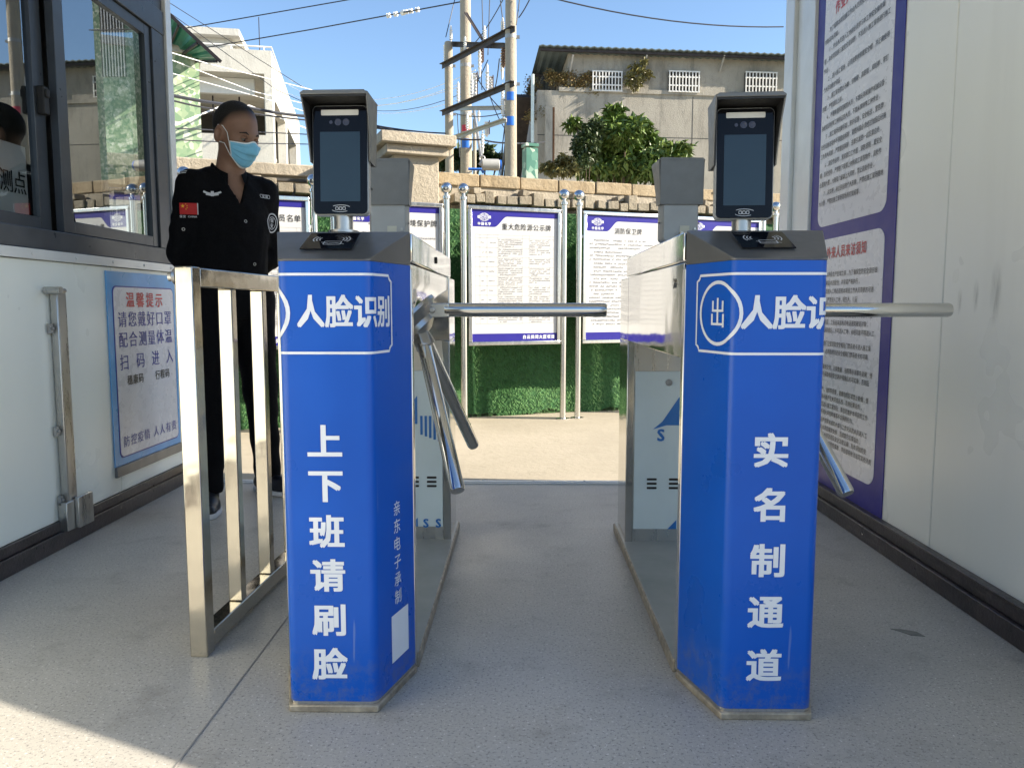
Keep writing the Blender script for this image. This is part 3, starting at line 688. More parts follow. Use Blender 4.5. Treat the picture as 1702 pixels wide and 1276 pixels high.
tL, colL = make_turnstile('left blue turnstile lettered for face scanning with chrome tripod arms', (-.418, 1.645, 0))
tR, colR = make_turnstile('right blue turnstile lettered real name passage with chrome tripod arms', (.533, 1.625, 0))
def frame2d(m2, s0, s1, z0, z1, notch=.012):
    n = notch; q = []
    for cx, cz, a0 in ((s1, z0, 180), (s1, z1, 270), (s0, z1, 0), (s0, z0, 90)):
        for a in np.linspace(a0, a0 - 90, 5): q.append((cx + n * math.cos(R(a)), cz + n * math.sin(R(a))))
    strip2d(m2, q, .0055, True)
def ellipse(m2, cs, cz, rs, rz_, wd):
    strip2d(m2, [(cs + rs * math.cos(R(a)), cz + rz_ * math.sin(R(a))) for a in range(0, 360, 10)], wd, True)
for col, word, zs_, in_ch, x_ch in ((colL, '上下班请刷脸', [.6085, .512, .410, .3116, .211, .110], '进', -.005), (colR, '实名制通道', [.595, .4776, .356, .242, .122], '出', 0.0)):
    z0, z1 = .800, .966; left = word[0] == '上'
    m2 = MB(); frame2d(m2, -.25 if left else -.235, (.188 if left else .19), z0, z1); wrap(m2, .0013, 'banner_outline', M['vinyl_white'], col)
    m2 = MB()
    if left: ellipse(m2, -.150, .885, .072, .066, .009); text(m2, in_ch, fl2, -.150, .885, .06, .07, .012, 'c')
    else: ellipse(m2, -.148, .884, .070, .066, .0075); text(m2, in_ch, fl2, -.148, .884, .062, .068, .014, 'c')
    wrap(m2, .0013, 'direction_badge', M['vinyl_white'], col)
    m2 = MB()
    if left: text(m2, '人脸识', fl2, -.030, .887, .060, .072, .029, 'l', .0605); text(m2, '别', fl2, .150, .887, .060, .072, .029, 'c')
    else: text(m2, '人脸识别', fl2, .055, .885, .068, .074, .029, 'c', .067)
    wrap(m2, .0013, 'banner_lettering', M['vinyl_white'], col)
    for z_, ch in zip(zs_, word):
        m2 = MB(); text(m2, ch, fl2, -.007 if left else -.007, z_, .078, .076, .033, 'c'); wrap(m2, .0013, 'slogan_character', M['vinyl_white'], col)
    if left:
        m2 = MB()
        for k, ch in enumerate('亲东电子承制'): text(m2, ch, fl2, .200, .436 - k * .042, .036, .036, .006, 'c')
        wrap(m2, .0013, 'maker_lettering', M['vinyl_white'], col)
        m2 = MB(); m2.add([(.165, .078, 0), (.252, .078, 0), (.252, .190, 0), (.165, .190, 0)], [(0, 1, 2, 3)]); wrap(m2, .0013, 'blank_sticker', M['vinyl_white'], col)

# ------------------------------------------------------------------ face terminals
def make_terminal(label, loc, rz=0, tilt=0):
    t = thing('face_terminal', label, 'face scanner', loc, rz, 'face recognition terminals')
    # local: screen faces -Y, z 0 at the foot of the pole
    MB().lathe([(.034, .0205), (.034, .026), (.021, .028), (.021, .075)], (0, .012, 0), 20).build('pole', M['brushed'], t)
    fz = lambda u, v, w_: (u, w_, v)
    bd = MB()
    fr = rrect(-.063, .058, .063, .300, .012); bk = rrect(-.055, .062, .055, .290, .012)
    n = len(fr)
    vs = [(u, -.012, v) for u, v in fr] + [(u, .010, v) for u, v in fr] + [(u, .034, v) for u, v in bk]
    fs = [tuple(range(n)), tuple(range(2 * n, 3 * n))[::-1]] + [(k * n + i, k * n + (i + 1) % n, (k + 1) * n + (i + 1) % n, (k + 1) * n + i) for k in range(2) for i in range(n)]
    bd.add(vs, fs).build('housing', M['device_back'], t, bevel=.002)
    fp = MB().prism(rrect(-.0605, .0605, .0605, .297, .010), fz, -.0145, -.0122).build('front_glass', M['black_glass'], t, bevel=.0006)
    MB().prism([(-.045, .088), (.045, .088), (.045, .241), (-.045, .241)], fz, -.0152, -.0147).build('display', M['display'], fp)
    MB().prism(rrect(-.042, .277, .042, .289, .002), fz, -.0156, -.0147).build('light_bar', M['led'], fp)
    ln = MB()
    for x in (-.004, .014): ln.lathe([(.0075, 0), (.0075, .0012), (.005, .0013), (.004, .0004)], (x, -.0146, .262), 18, axis=(0, -1, 0))
    ln.lathe([(.004, 0), (.004, .001)], (-.02, -.0146, .262), 12, axis=(0, -1, 0)); ln.build('lens', M['lens'], fp)
    lo = MB(); m2 = MB(); strip2d(m2, [(.022 * math.cos(R(a)), .074 + .006 * math.sin(R(a))) for a in range(20, 150, 12)], .0012)
    strip2d(m2, [(.020 * math.cos(R(a)), .071 + .006 * math.sin(R(a))) for a in range(200, 330, 12)], .001)
    for k in range(3): strip2d(m2, rrect(-.011 + k * .008, .0695, -.005 + k * .008, .0755, .001, 2), .0012, True)
    lo.add([(p[0], -.0150, p[1]) for p in m2.v], m2.f); lo.build('maker_mark', M['icon'], fp, smooth=0, fix=False)
    # rain hood: roof plus two cheeks that sweep back
    hd = MB(); ln = MB()
    prof = [(-.014, .175), (-.022, .215), (-.040, .262), (-.066, .306), (-.060, .3150), (.036, .3150), (.040, .175)]
    for s_ in (-1, 1):
        fx = (lambda s: (lambda u, v, w_: (s * (w_ + (.005 * max(0, min(1, (v - .175) / .14)))), u, v)))(s_)
        hd.prism(prof, fx, .0655, .0685); ln.prism([(u + (.0012 if u < 0 else -.001), v + .001) for u, v in prof], fx, .0642, .0654)
    top = [(-.0735, .312), (.0735, .312), (.0735, .316), (.066, .3215), (-.066, .3215), (-.0735, .316)]
    hd.prism(top, lambda u, v, w_: (u, w_, v + (0.0 if w_ > -.05 else -.005)), -.068, .040)
    ln.prism([(-.0690, .3060), (.0690, .3060), (.0690, .3095), (-.0690, .3095)], lambda u, v, w_: (u, w_, v + (0.0 if w_ > -.05 else -.0035)), -.0672, .0360)
    hd.span((-.070, .0365, .175), (.070, .041, .3145))
    hood = hd.build('rain_hood', M['hood_out'], t, smooth=30, bevel=.002); ln.build('hood_lining', M['hood'], hood)
    bk = MB().span((-.028, .0342, .085), (.002, .0352, .11)).build('rating_label', M['sticker'], t)
    MB().tube([(0, .03, .075), (0, .052, .085), (0, .052, .0215)], .011, 12).tube([(-.045, .034, .10), (-.045, .040, .10)], .004).build('cable_gland', M['brushed'], t)
    sc_ = MB()
    for x in (-.058, .058): sc_.lathe([(.003, 0), (.003, .002)], (x + (.006 if x > 0 else -.006), .012, .12), 8, axis=(1 if x > 0 else -1, 0, 0))
    sc_.build('side_screw', M['slot'], t)
    t.rotation_euler = (tilt, 0, rz); t.scale = (1.05,) * 3
    return t
make_terminal('black face scanner with clear grey screen at front of left turnstile', (-.426, 1.858, 1.050), R(-2), R(-3))
make_terminal('face scanner showing reflections on its screen at front of right turnstile', (.512, 1.84, 1.037), R(-4), R(-3))
make_terminal('grey back of scanner on rear end of left turnstile', (-.452, 2.68, 1.051), R(180), R(0))
make_terminal('grey back of scanner on rear end of right turnstile', (.527, 2.68, 1.051), R(184), R(0))

# ------------------------------------------------------------------ barrier fence
bf = thing('barrier_fence', 'stainless steel barrier fence of square bars beside left turnstile', 'barrier', (-.83, 1.93, 0), R(-2.5))
MB().box((0, 0, .498), (.046, .045, .996)).build('end_post', M['fence_steel'], bf, bevel=.003)
MB().span((-.023, .023, .946), (.023, 1.12, .994)).build('top_rail', M['fence_steel'], bf, bevel=.003)
MB().span((-.023, .023, .012), (.023, 1.12, .058)).build('bottom_rail', M['fence_steel'], bf, bevel=.003)
for k in range(4): MB().span((-.020, .212 + k * .226, .0585), (.020, .244 + k * .226, .9455)).build('bar', M['fence_steel'], bf, bevel=.003)
MB().lathe([(.017, 0), (.020, .006), (.012, .012), (.012, .02)], (-.026, .0, .972), 16, axis=(-1, 0, 0)).build('side_cap', M['brushed'], bf)

# ------------------------------------------------------------------ notice boards outside
B0 = Vector((-.443, 6.15, 0)); BA = R(22); BU = Vector((math.cos(BA), math.sin(BA), 0)); BN = Vector((math.sin(BA), -math.cos(BA), 0))
GZ = -.045
def WP(s_, off, z): return B0 + BU * s_ + BN * off + Vector((0, 0, z))
def fake_rows(mb, fn, u0, u1, v0, dv, n, h, dens=.85):
    for r_ in range(n):
        u = u0; end = u1 if r_ < n - 1 else u0 + (u1 - u0) * random.uniform(.3, .9)
        while u < end:
            wv = h * random.uniform(.55, .95)
            if random.random() < dens:
                v = v0 - r_ * dv
                for _ in range(2):
                    y = v + random.uniform(-.35, .35) * h; mb.add([fn(u, y - .1 * h), fn(u + wv, y - .1 * h), fn(u + wv, y + .1 * h), fn(u, y + .1 * h)], [(0, 1, 2, 3)])
                x = u + random.uniform(.2, .6) * h; mb.add([fn(x, v - .45 * h), fn(x + .18 * h, v - .45 * h), fn(x + .18 * h, v + .45 * h), fn(x, v + .45 * h)], [(0, 1, 2, 3)])
            u += h * 1.05
def make_board(sc, title, label, table, tu=.05, foot=True):
    p = WP(sc, 0, GZ); b = thing('notice_board', label, 'notice board', p, BA, 'notice boards along the wall')
    for sgn in (-1, 1):
        x = sgn * .432
        po = MB().lathe([(.055, 0), (.055, .006), (.026, .012), (.026, 1.76), (.032, 1.765), (.032, 1.785), (.018, 1.79), (.018, 1.81)], (x, 0, 0), 18).build('post', M['sign_steel'], b)
        MB().ball((x, 0, 1.845), .046, 20).build('finial_ball', M['steel'], po)
    F0, F1, Z0, Z1 = -.398, .398, .63, 1.725
    fr = MB()
    fr.span((F0, -.022, Z0), (F1, .022, Z0 + .03)).span((F0, -.022, Z1 - .03), (F1, .022, Z1)).span((F0, -.022, Z0 + .03), (F0 + .03, .022, Z1 - .03)).span((F1 - .03, -.022, Z0 + .03), (F1, .022, Z1 - .03))
    for z_ in (.85, 1.5):
        for sgn in (-1, 1): fr.span((sgn * .398, -.008, z_), (sgn * .41, .008, z_ + .03))
    fr.build('frame', M['sign_steel'], b, bevel=.004)
    fx = lambda u, v, w_: (u, -w_, v)
    x0, x1 = F0 + .031, F1 - .031; za, zb = Z0 + .031, Z1 - .031
    pn = MB().prism([(x0, za), (x1, za), (x1, zb), (x0, zb)], fx, -.01, .006).build('panel', M['board_white'], b)
    hd = [(x0, zb - .13)] + [(x0 + .19, zb - .13)]
    for i in range(9):
        e = i / 8; hd.append((x0 + .19 + .11 * e, zb - .13 + .085 * (3 * e * e - 2 * e ** 3)))
    hd += [(x1, zb - .045), (x1, zb), (x0, zb)]
    MB().prism([(x0, za), (x1, za), (x1, za + .062), (x0, za + .062)], fx, .006, .0075).build('footer_band', M['purple'], pn)
    MB().prism(hd, fx, .006, .0075).build('header_band', M['purple'], pn)
    fp = lambda u, v: (u, -.009, v)
    m2 = MB(); cx, cz = x0 + .105, zb - .055
    for rs in (.042, .028, .012): strip2d(m2, [(cx + rs * math.cos(R(a)), cz + .03 * math.sin(R(a))) for a in range(0, 360, 15)], .0024, True)
    for dz in (-.017, .017): strip2d(m2, [(cx - .036, cz + dz), (cx + .036, cz + dz)], .0024)
    m2.add([(cx - .055, cz - .010, 0), (cx + .055, cz - .010, 0), (cx + .055, cz + .010, 0), (cx - .055, cz + .010, 0)], [(0, 1, 2, 3)])
    text(m2, '中国化学', fl2, cx, zb - .108, .024, .026, .03, 'c', .029)
    mk = MB(); mk.add([(p[0], -.009 - p[2], p[1]) for p in m2.v], m2.f); mk.build('emblem', M['vinyl_white'], pn, smooth=0, fix=False)
    mk = MB(); text(mk, '白云美湾大厦项目', fp, x1 - .16, za + .031, .032, .034, .03, 'c', .036); mk.build('footer_lettering', M['vinyl_white'], pn, smooth=0, fix=False)
    m2 = MB(); text(m2, 'CNCEC', lambda u, v: (u, -.0097, v), cx, cz, .022, .022, .03, 'c'); m2.build('emblem_lettering', M['purple'], pn, smooth=0, fix=False)
    m2 = MB(); text(m2, title, fp, tu, zb - .125, .05, .055, .011, 'c', .054); m2.build('title_lettering', M['ink'], pn, smooth=0, fix=False)
    m2 = MB()
    if table:
        cols_ = [x0 + .03, x0 + .07, x0 + .13, x0 + .22, x0 + .43, x0 + .49, x1 - .06, x1 - .03]
        rows_ = [zb - .19] + [zb - .215 - i * .075 for i in range(10)]
        for z_ in rows_: m2.add([fp(cols_[0], z_ - .0007), fp(cols_[-1], z_ - .0007), fp(cols_[-1], z_ + .0007), fp(cols_[0], z_ + .0007)], [(0, 1, 2, 3)])
        for x in cols_: m2.add([fp(x - .0007, rows_[-1]), fp(x + .0007, rows_[-1]), fp(x + .0007, rows_[0]), fp(x - .0007, rows_[0])], [(0, 1, 2, 3)])
        for i in range(9):
            z_ = rows_[1 + i]
            fake_rows(m2, fp, cols_[3] + .006, cols_[4] - .006, z_ - .013, .0165, random.choice((3, 4, 4)), .0115)
            fake_rows(m2, fp, cols_[5] + .006, cols_[6] - .004, z_ - .013, .0165, random.choice((3, 4, 4)), .0115)
            fake_rows(m2, fp, cols_[2] + .015, cols_[3] - .01, z_ - .037, .016, 1, .0115); fake_rows(m2, fp, cols_[1] + .01, cols_[2] - .005, z_ - .037, .016, 1, .0115)
    else:
        z_ = zb - .205; k = 0
        while z_ > za + .12:
            n = random.choice((1, 2, 2, 3)); fake_rows(m2, fp, x0 + .075, x1 - .035, z_, .03, 1, .017); z_ -= .031
            fake_rows(m2, fp, x0 + .035, x1 - .035, z_, .031, n, .017); z_ -= .031 * n + .002
    m2.build('small_print', M['ink_grey'], pn, smooth=0, fix=False)
    return b
make_board(.413, '重大危险源公示牌', 'purple headed notice board with hazard table, in middle of lane', True, .10)
make_board(1.413, '消防保卫牌', 'purple headed fire safety notice board behind right turnstile arm', False, .03)
make_board(-.587, '环境保护牌', 'purple headed environment notice board just left of hazard table board', False, .22)
make_board(-1.587, '员名单', 'purple headed name list notice board behind the guard', True, .26)
make_board(-2.587, '平面图', 'purple headed notice board leftmost in row, partly behind booth', False, .12)
make_board(2.413, '文明施工牌', 'purple headed notice board seen past scanner on right turnstile', False, .03)
make_board(3.413, '入场须知牌', 'purple headed notice board mirrored in booth window', False, .03)
make_board(4.413, '安全生产牌', 'purple headed notice board at far right end of row', False, .03)

# ------------------------------------------------------------------ boundary wall
S0, S1 = -4.6, 11.0
bw = thing('boundary_wall', 'weathered masonry boundary wall with coping blocks and brick corbels', 'wall', WP(0, -.62, GZ), BA)
MB().span((S0, -.11, 0), (S1, .11, 1.944)).build('wall_body', M['wall_render'], bw)
cb = MB(); s_ = .04 - .14
while s_ < S1 - .3:
    L_ = random.uniform(.33, .40); cb.box((s_ + L_ / 2, random.uniform(-.006, .006), 1.945 + .054 + random.uniform(-.004, .004)), (L_ - .008, .25 + random.uniform(-.01, .02), .106), (0, 0, random.uniform(-.01, .01))); s_ += L_
cb.build('coping_blocks', M['coping'], bw, bevel=.010)
MB().span((S0, -.15, 1.945), (-.62, .15, 2.035)).build('concrete_cap', M['wall_render'], bw, bevel=.01)
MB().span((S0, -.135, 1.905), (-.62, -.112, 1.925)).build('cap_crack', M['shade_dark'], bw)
stb = MB(); s_ = S0 + .1; k = 0
while s_ < S1:
    k += 1; tall = k % 4 == 0
    wdt = random.uniform(.075, .12) if not tall else random.uniform(.08, .10); hgt = .07 if not tall else random.uniform(.10, .135)
    if not (-.60 < s_ < -.02):
        stb.box((s_, -.112 - .085, 1.795 + hgt / 2 + random.uniform(-.008, .008)), (wdt, random.uniform(.15, .20) if not tall else .14, hgt), (random.uniform(-.05, .05), random.uniform(-.06, .06), random.uniform(-.08, .08)))
        if tall: stb.box((s_ - .10, -.17, 1.90), (.07, .10, .05), (0, random.uniform(-.3, .3), .1))
    s_ += wdt + random.uniform(.008, .02)
stb.build('brick_corbels', M['stub'], bw, bevel=.006)
pl = thing('wall_pillar', 'stone wall pillar with stepped cap rising above boundary wall', 'pillar', WP(-.325, -.44, GZ), BA)
MB().box((0, 0, 1.06), (.37, .37, 2.12)).build('shaft', M['wall_render'], pl, bevel=.006)
MB().box((0, 0, 2.155), (.50, .50, .07)).box((0, 0, 2.235), (.60, .60, .085)).build('cap', M['wall_render'], pl, bevel=.008)
# artificial turf curtain
tf = thing('turf_curtain', 'dark green artificial grass mat hung over foot of boundary wall', 'artificial grass', WP(0, -.36, GZ), BA)
us = np.linspace(S0, 7.0, 230); vs_ = np.linspace(0.015, 1.74, 24)
def turf_y(u, v): return .035 * math.sin(u * 2.6) + .02 * math.sin(u * 7.3 + v * 1.5) + .05 * (1 - v / 1.64) * -.6 - (.05 * math.exp(-((u - 1.83) / .05) ** 2)) + (.05 * math.exp(-((u - 1.93) / .05) ** 2))
mb = MB(); mb.add([(u, turf_y(u, v), v + (.02 * math.sin(u * 9) + .012 * math.sin(u * 23) if v < .02 else 0)) for v in vs_ for u in us], [(j * 230 + i, j * 230 + i + 1, (j + 1) * 230 + i + 1, (j + 1) * 230 + i) for j in range(23) for i in range(229)])
mb.build('mat_backing', M['turf_back'], tf, fix=False)
N = 95000; uu = rng.uniform(-2.6, 3.2, N); vv = rng.uniform(.0, 1.74, N); bl = MB()
V = []; Fc = []
for i in range(N):
    u, v = uu[i], vv[i]; y = turf_y(u, v) - .002; l_ = random.uniform(.016, .032); dx = random.uniform(-.012, .012); dz = random.uniform(-.022, .004); b = len(V)
    V += [(u - .0027, y, v), (u + .0027, y, v), (u + dx, y - l_, v + dz)]; Fc.append((b, b + 1, b + 2))
bl.v = V; bl.f = Fc; bl.m = [0] * N
tag(bl.build('grass_blades', M['turf'], tf, smooth=0, fix=False), kind='stuff')

# ------------------------------------------------------------------ foliage
def leaves(name, centers, size, mat, parent, elong=2.2, droop=.3, kind=None):
    n = len(centers); V = []; Fc = []
    for c in centers:
        s_ = size * random.uniform(.6, 1.25)
        d = Vector((random.gauss(0, 1), random.gauss(0, 1), random.gauss(0, .7) - droop)).normalized()
        up = Vector((random.gauss(0, .6), random.gauss(0, .6), 1)); sx = d.cross(up).normalized(); nn = sx.cross(d)
        a = Vector(c); w_ = s_ / elong / 2 * random.uniform(.8, 1.2); b = len(V)
        V += [tuple(a), tuple(a + d * s_ * .45 + sx * w_ + nn * w_ * .35), tuple(a + d * s_ - Vector((0, 0, s_ * .12))), tuple(a + d * s_ * .45 - sx * w_ + nn * w_ * .35)]
        Fc += [(b, b + 1, b + 2), (b, b + 2, b + 3)]
    m = MB(); m.v = V; m.f = Fc; m.m = [0] * len(Fc)
    o = m.build(name, mat, parent, smooth=0, fix=False)
    if kind: o['kind'] = kind
    return o
def clump_pts(clumps, n, shell=.55):
    """points through a set of ellipsoid clumps (c, r, weight)"""
    wts = np.array([c[2] for c in clumps], float); wts /= wts.sum(); out = []
    for k, m_ in zip(clumps, rng.multinomial(n, wts)):
        for _ in range(m_):
            d = Vector((random.gauss(0, 1), random.gauss(0, 1), random.gauss(0, 1))).normalized(); r_ = shell + (1 - shell) * random.random() ** .6
            out.append(Vector(k[0]) + Vector((d.x * k[1][0], d.y * k[1][1], d.z * k[1][2])) * r_)
    return out
def px_clumps(lst, Y, o):
    out = []
    for x, y, rx, ry in lst:
        yy = Y + random.uniform(-.3, .3); c = at(x, y, yy) - Vector(o); k = yy / F; out.append(((c.x, c.y, c.z), (rx * k, rx * k * .9, ry * k), rx * ry))
    return out
def plant(name, label, cat, lst, Y, nleaf, size, mat, trunk_px, trunk_r=.05, elong=2.2, shell=.4, group=None, sub=9, spread=.75, small=.42):
    o = at(trunk_px[0], trunk_px[1], Y); base = Vector((o.x, Y, trunk_px[2] if len(trunk_px) > 2 else GZ))
    t = thing(name, label, cat, base, 0, group)
    big = px_clumps(lst, Y, base); sm = []
    for c, r_, w_ in big:                       # break each big clump into many small ones on its surface
        for _ in range(sub):
            d = Vector((random.gauss(0, 1), random.gauss(0, 1), random.gauss(0, 1))).normalized() * random.uniform(.35, 1) * spread
            q = (c[0] + d.x * r_[0], c[1] + d.y * r_[1], c[2] + d.z * r_[2]); f = random.uniform(.7, 1.3) * small
            sm.append((q, (r_[0] * f, r_[1] * f, r_[2] * f), w_ * f))
    leaves('crown', clump_pts(sm, nleaf, shell), size, mat, t, elong)
    tr = MB(); 
    mid = Vector((sum(c[0][0] for c in big) / len(big), 0, sum(c[0][2] for c in big) / len(big)))
    tr.tube([(0, 0, 0), mid * .35, mid * .75], [trunk_r, trunk_r * .8, trunk_r * .5], 8)
    for c, r_, w_ in big: tr.tube([mid * .35, (mid * .3 + Vector(c) * .5), Vector(c)], [trunk_r * .5, trunk_r * .35, trunk_r * .12], 6)
    tr.build('trunk', M['bark'], t)
    return t
plant('broadleaf_tree', 'dense green broad leaved tree behind the boundary wall', 'tree', [(1010, 225, 46, 42), (1028, 190, 22, 25), (1060, 240, 48, 38), (1095, 262, 45, 26), (1130, 247, 22, 13), (955, 206, 18, 8), (1005, 270, 42, 22), (1050, 275, 45, 20), (1062, 212, 24, 22), (1040, 218, 34, 28), (1000, 284, 52, 12), (1085, 284, 42, 14)], 17.0, 12500, .185, M['leaf'], (1020, 290), .10, 2.3)
plant('creeper_bush', 'dark small leaved creeper mass against left of the tree', 'bush', [(975, 245, 30, 38), (985, 215, 20, 18), (960, 272, 34, 16)], 16.2, 6500, .095, M['leaf_dark'], (975, 290), .03, 1.8)
plant('dry_shrub', 'low brownish shrub on wall left of the tree', 'bush', [(915, 278, 20, 10), (940, 268, 18, 14), (930, 284, 34, 7)], 14.5, 1500, .11, M['leaf_yellow'], (925, 292), .02)

# ------------------------------------------------------------------ grey building
GA = R(7); GU = Vector((math.cos(GA), math.sin(GA), 0)); GN = Vector((math.sin(GA), -math.cos(GA), 0)); G0 = at(893, 300, 26.0); G0.z = GZ
def gl(px, py, off=0.0):                 # pixel -> (along, height) on the facade
    p = on_plane(px, py, G0 + GN * off, GN); return ((p - G0).dot(GU), p.z - GZ)
gb = thing('workshop_building', 'grey rendered building with corrugated roof and white barred windows', 'building', G0, GA)
zL = gl(1000, 153)[1]; zT = gl(1100, 92)[1]; aU = gl(944, 120)[0]; AR = 22.0
MB().span((0, 0, 0), (AR, 9, zL)).build('lower_wall', M['concrete_old'], gb)
MB().span((aU, .04, zL), (AR, 9, zT)).build('upper_wall', M['concrete_old'], gb)
MB().span((aU - .3, -.05, zL - .03), (AR, .0385, zL + .10)).build('ledge', M['concrete_old'], gb)
rf = MB(); za_ = gl(1100, 82, .38)[1]; n_ = 190; prof = []
for i in range(n_ + 1):
    x = aU - 1.0 + (AR + .5 - aU + 1.0) * i / n_; prof.append((x, .018 * (1 if i % 2 else -1)))
vsr = []; 
for (y, z) in ((-.38, za_), (10, za_ - 2.2)): vsr += [(x, y, z + h) for x, h in prof] + [(x, y, z + h - .03) for x, h in prof]
m_ = n_ + 1; fr_ = []
for i in range(n_):
    fr_ += [(i, i + 1, 2 * m_ + i + 1, 2 * m_ + i), (m_ + i, m_ + i + 1, 3 * m_ + i + 1, 3 * m_ + i), (i, i + 1, m_ + i + 1, m_ + i)]
rf.add(vsr, fr_); rf.build('roof', M['roof_metal'], gb, smooth=0)
pu = MB()
for k in range(5): pu.span((aU - .95, -.3 + k * 1.6, za_ - .13 - (k * 1.6 + .1) * .213), (AR, -.22 + k * 1.6, za_ - .05 - (k * 1.6 + .1) * .213))
pu.build('purlin', M['iron'], gb)
for k, (x0, y0_, x1, y1_) in enumerate(((985, 119.5, 1032, 153), (1112, 119.5, 1160, 154.5), (1239, 121, 1288, 156), (1366, 122, 1415, 158), (1490, 123, 1540, 159), (1615, 124, 1665, 160))):
    a0, b1 = gl(x0, y0_); a1, b0 = gl(x1, y1_)
    wn = MB().span((a0 - .02, -.015, b0), (a1 + .02, .035, b1)).build('window', M['shade_dark'], gb)
    br = MB(); nb = 9
    for i in range(nb + 1): x = a0 + (a1 - a0) * i / nb; br.span((x - .018, -.10, b0), (x + .018, -.06, b1))
    for z in (b0, b0 + (b1 - b0) * .3, b0 + (b1 - b0) * .72, b1): br.span((a0 - .03, -.095, z - .02), (a1 + .03, -.065, z + .02))
    br.build('window_bars', M['bars_white'], wn)
a0, b0 = gl(906, 152); a1, b1 = gl(1000, 124)
rl = MB()
for i in range(22): x = a0 + (a1 - a0) * i / 21; rl.tube([(x, .12, b0), (x, .12, b1)], .012, 6)
for z in (b0 + .05, b1): rl.tube([(a0, .12, z), (a1, .12, z)], .02, 6)
for i in range(8): rl.tube([(a0, .12 + i * .3, b0), (a0, .12 + i * .3, b1)], .012, 6)
rl.tube([(a0, .12, b1), (a0, 2.3, b1)], .02, 6); rl.build('balcony_railing', M['iron'], gb)
pc = MB(); a, z0 = gl(912, 272, .3); _, z1 = gl(912, 178, .3); pc.span((a - .12, -.42, z0), (a + .10, -.20, z1)); pc.build('half_column', M['concrete_old'], gb)
MB().tube([(a + .16, -.26, z0), (a + .16, -.26, z1)], .035, 8).build('rust_pipe', M['rust'], gb)
a, z0 = gl(885, 250, .2); _, z1 = gl(885, 124, .2)
MB().tube([(a, -.2, z0), (a, -.2, z1)], .055, 10).build('drain_pipe', M['pipe'], gb)
jt = MB(); a, z1 = gl(1152, 156); _, z0 = gl(1152, 300); jt.span((a - .012, -.004, 0), (a + .012, .01, z1 - .1)); _, z = gl(1100, 229); jt.span((.0, -.004, z - .012), (AR, .01, z + .012)); jt.build('expansion_joint', M['seam'], gb)
bk_ = MB()
for px_ in (948, 1070, 1198): 
    a, z = gl(px_, 92, .1); bk_.bar((a, -.03, z - .5), (a + .05, -.3, z - .05), .05, .05)
bk_.build('eave_bracket', M['galv'], gb)
# side stair and its side window
sw = MB()
sw.bar((-.42, .3, zL - .12), (-.62, 6.5, zL - 5.2), .62, .14).bar((-.78, .3, zL + .05), (-.98, 6.5, zL - 5.0), .05, .28)
for i in range(9): sw.tube([(-.78 - i * .02, .4 + i * .62, zL - i * .51), (-.78 - i * .02, .4 + i * .62, zL + .95 - i * .51)], .014, 5)
sw.tube([(-.78, .4, zL + .95), (-.96, 6.2, zL - 3.9)], .02, 5); sw.build('outside_stair', M['iron'], gb)
swn = MB().span((-.03, 1.6, zL - 2.6), (-.002, 2.6, zL - 1.3)).build('side_window', M['shade_dark'], gb)
vn = thing('balcony_vine', 'dry brown creeper draped over the balcony railing', 'creeper', G0, GA)
cl_ = []
for i in range(40):
    e = random.random(); x = a0 + (a1 - a0) * (.05 + .95 * e); cl_.append(((x, .05, b1 - random.uniform(0, .3) - (.3 * e if random.random() < .5 else 0)), (.22, .12, .18), 1))
for i in range(14): cl_.append(((a0 - .2 + random.uniform(-.25, .15), random.uniform(0, 1.5), b1 - .1 - random.uniform(0, 1.3)), (.2, .2, .25), 1))
leaves('foliage', clump_pts(cl_, 3600, .2), .10, M['leaf_dry'], vn, 2.0)
vb = MB()
for i in range(30):
    e = random.random(); x = a0 + (a1 - a0) * e; vb.tube([(x, .08, b1), (x + .1, .03, b1 - .25), (x + random.uniform(-.1, .2), .05, b1 - random.uniform(.4, .6))], .008, 4)
vb.build('stem', M['bark'], vn)
o_ = gl(1058, 153); base = G0 + GU * o_[0] + GN * .25
lp = thing('ledge_sapling', 'yellowish sapling growing out of the ledge between barred windows', 'plant', (base.x, base.y, GZ + zL + .1))
k = 26 / F
lc = [((dx * k, 0, dz * k), (r_ * k, r_ * k * .7, r_ * k * .7), r_) for dx, dz, r_ in ((-6, 34, 8), (4, 26, 12), (-14, 20, 8), (14, 20, 10), (0, 12, 12), (-16, 8, 7), (8, 40, 6), (-4, 2, 8))]
leaves('foliage', clump_pts(lc, 520, .2), .15, M['leaf_yellow'], lp, 2.0)
MB().tube([(0, .15, -.1), (.02, 0, .4), (-.05, 0, .8)], [.02, .015, .008], 6).build('stem', M['bark'], lp)

# ------------------------------------------------------------------ white building
WA = R(11); WU = Vector((math.cos(WA), math.sin(WA), 0)); WN = Vector((math.sin(WA), -math.cos(WA), 0)); W00 = at(457, 300, 22.0); W00.z = GZ
def wl(px, py, off=0.0):
    p = on_plane(px, py, W00 + WN * off, WN); return ((p - W00).dot(WU), p.z - GZ)
SN = WU
def ws(px, py):                           # on the right hand side face -> (depth, height)
    p = on_plane(px, py, W00, SN); return (-(p - W00).dot(WN), p.z - GZ)
wb = thing('white_building', 'stained white concrete building with open upper terrace on left', 'building', W00, WA)
zt = wl(457, 85)[1]; zo1 = wl(440, 123)[1]; zo0 = wl(440, 225)[1]; aL = -7.0; aO = wl(440, 150)[0]
DB = 8.5
y1s, zs1 = ws(463, 160); y2s, _ = ws(496, 200)
ww = MB()
ww.span((aL, 0, zo1), (0, .25, zt)).span((aO, 0, 0), (0, .25, zo1)).span((aL, 0, 0), (aO, .25, zo0))
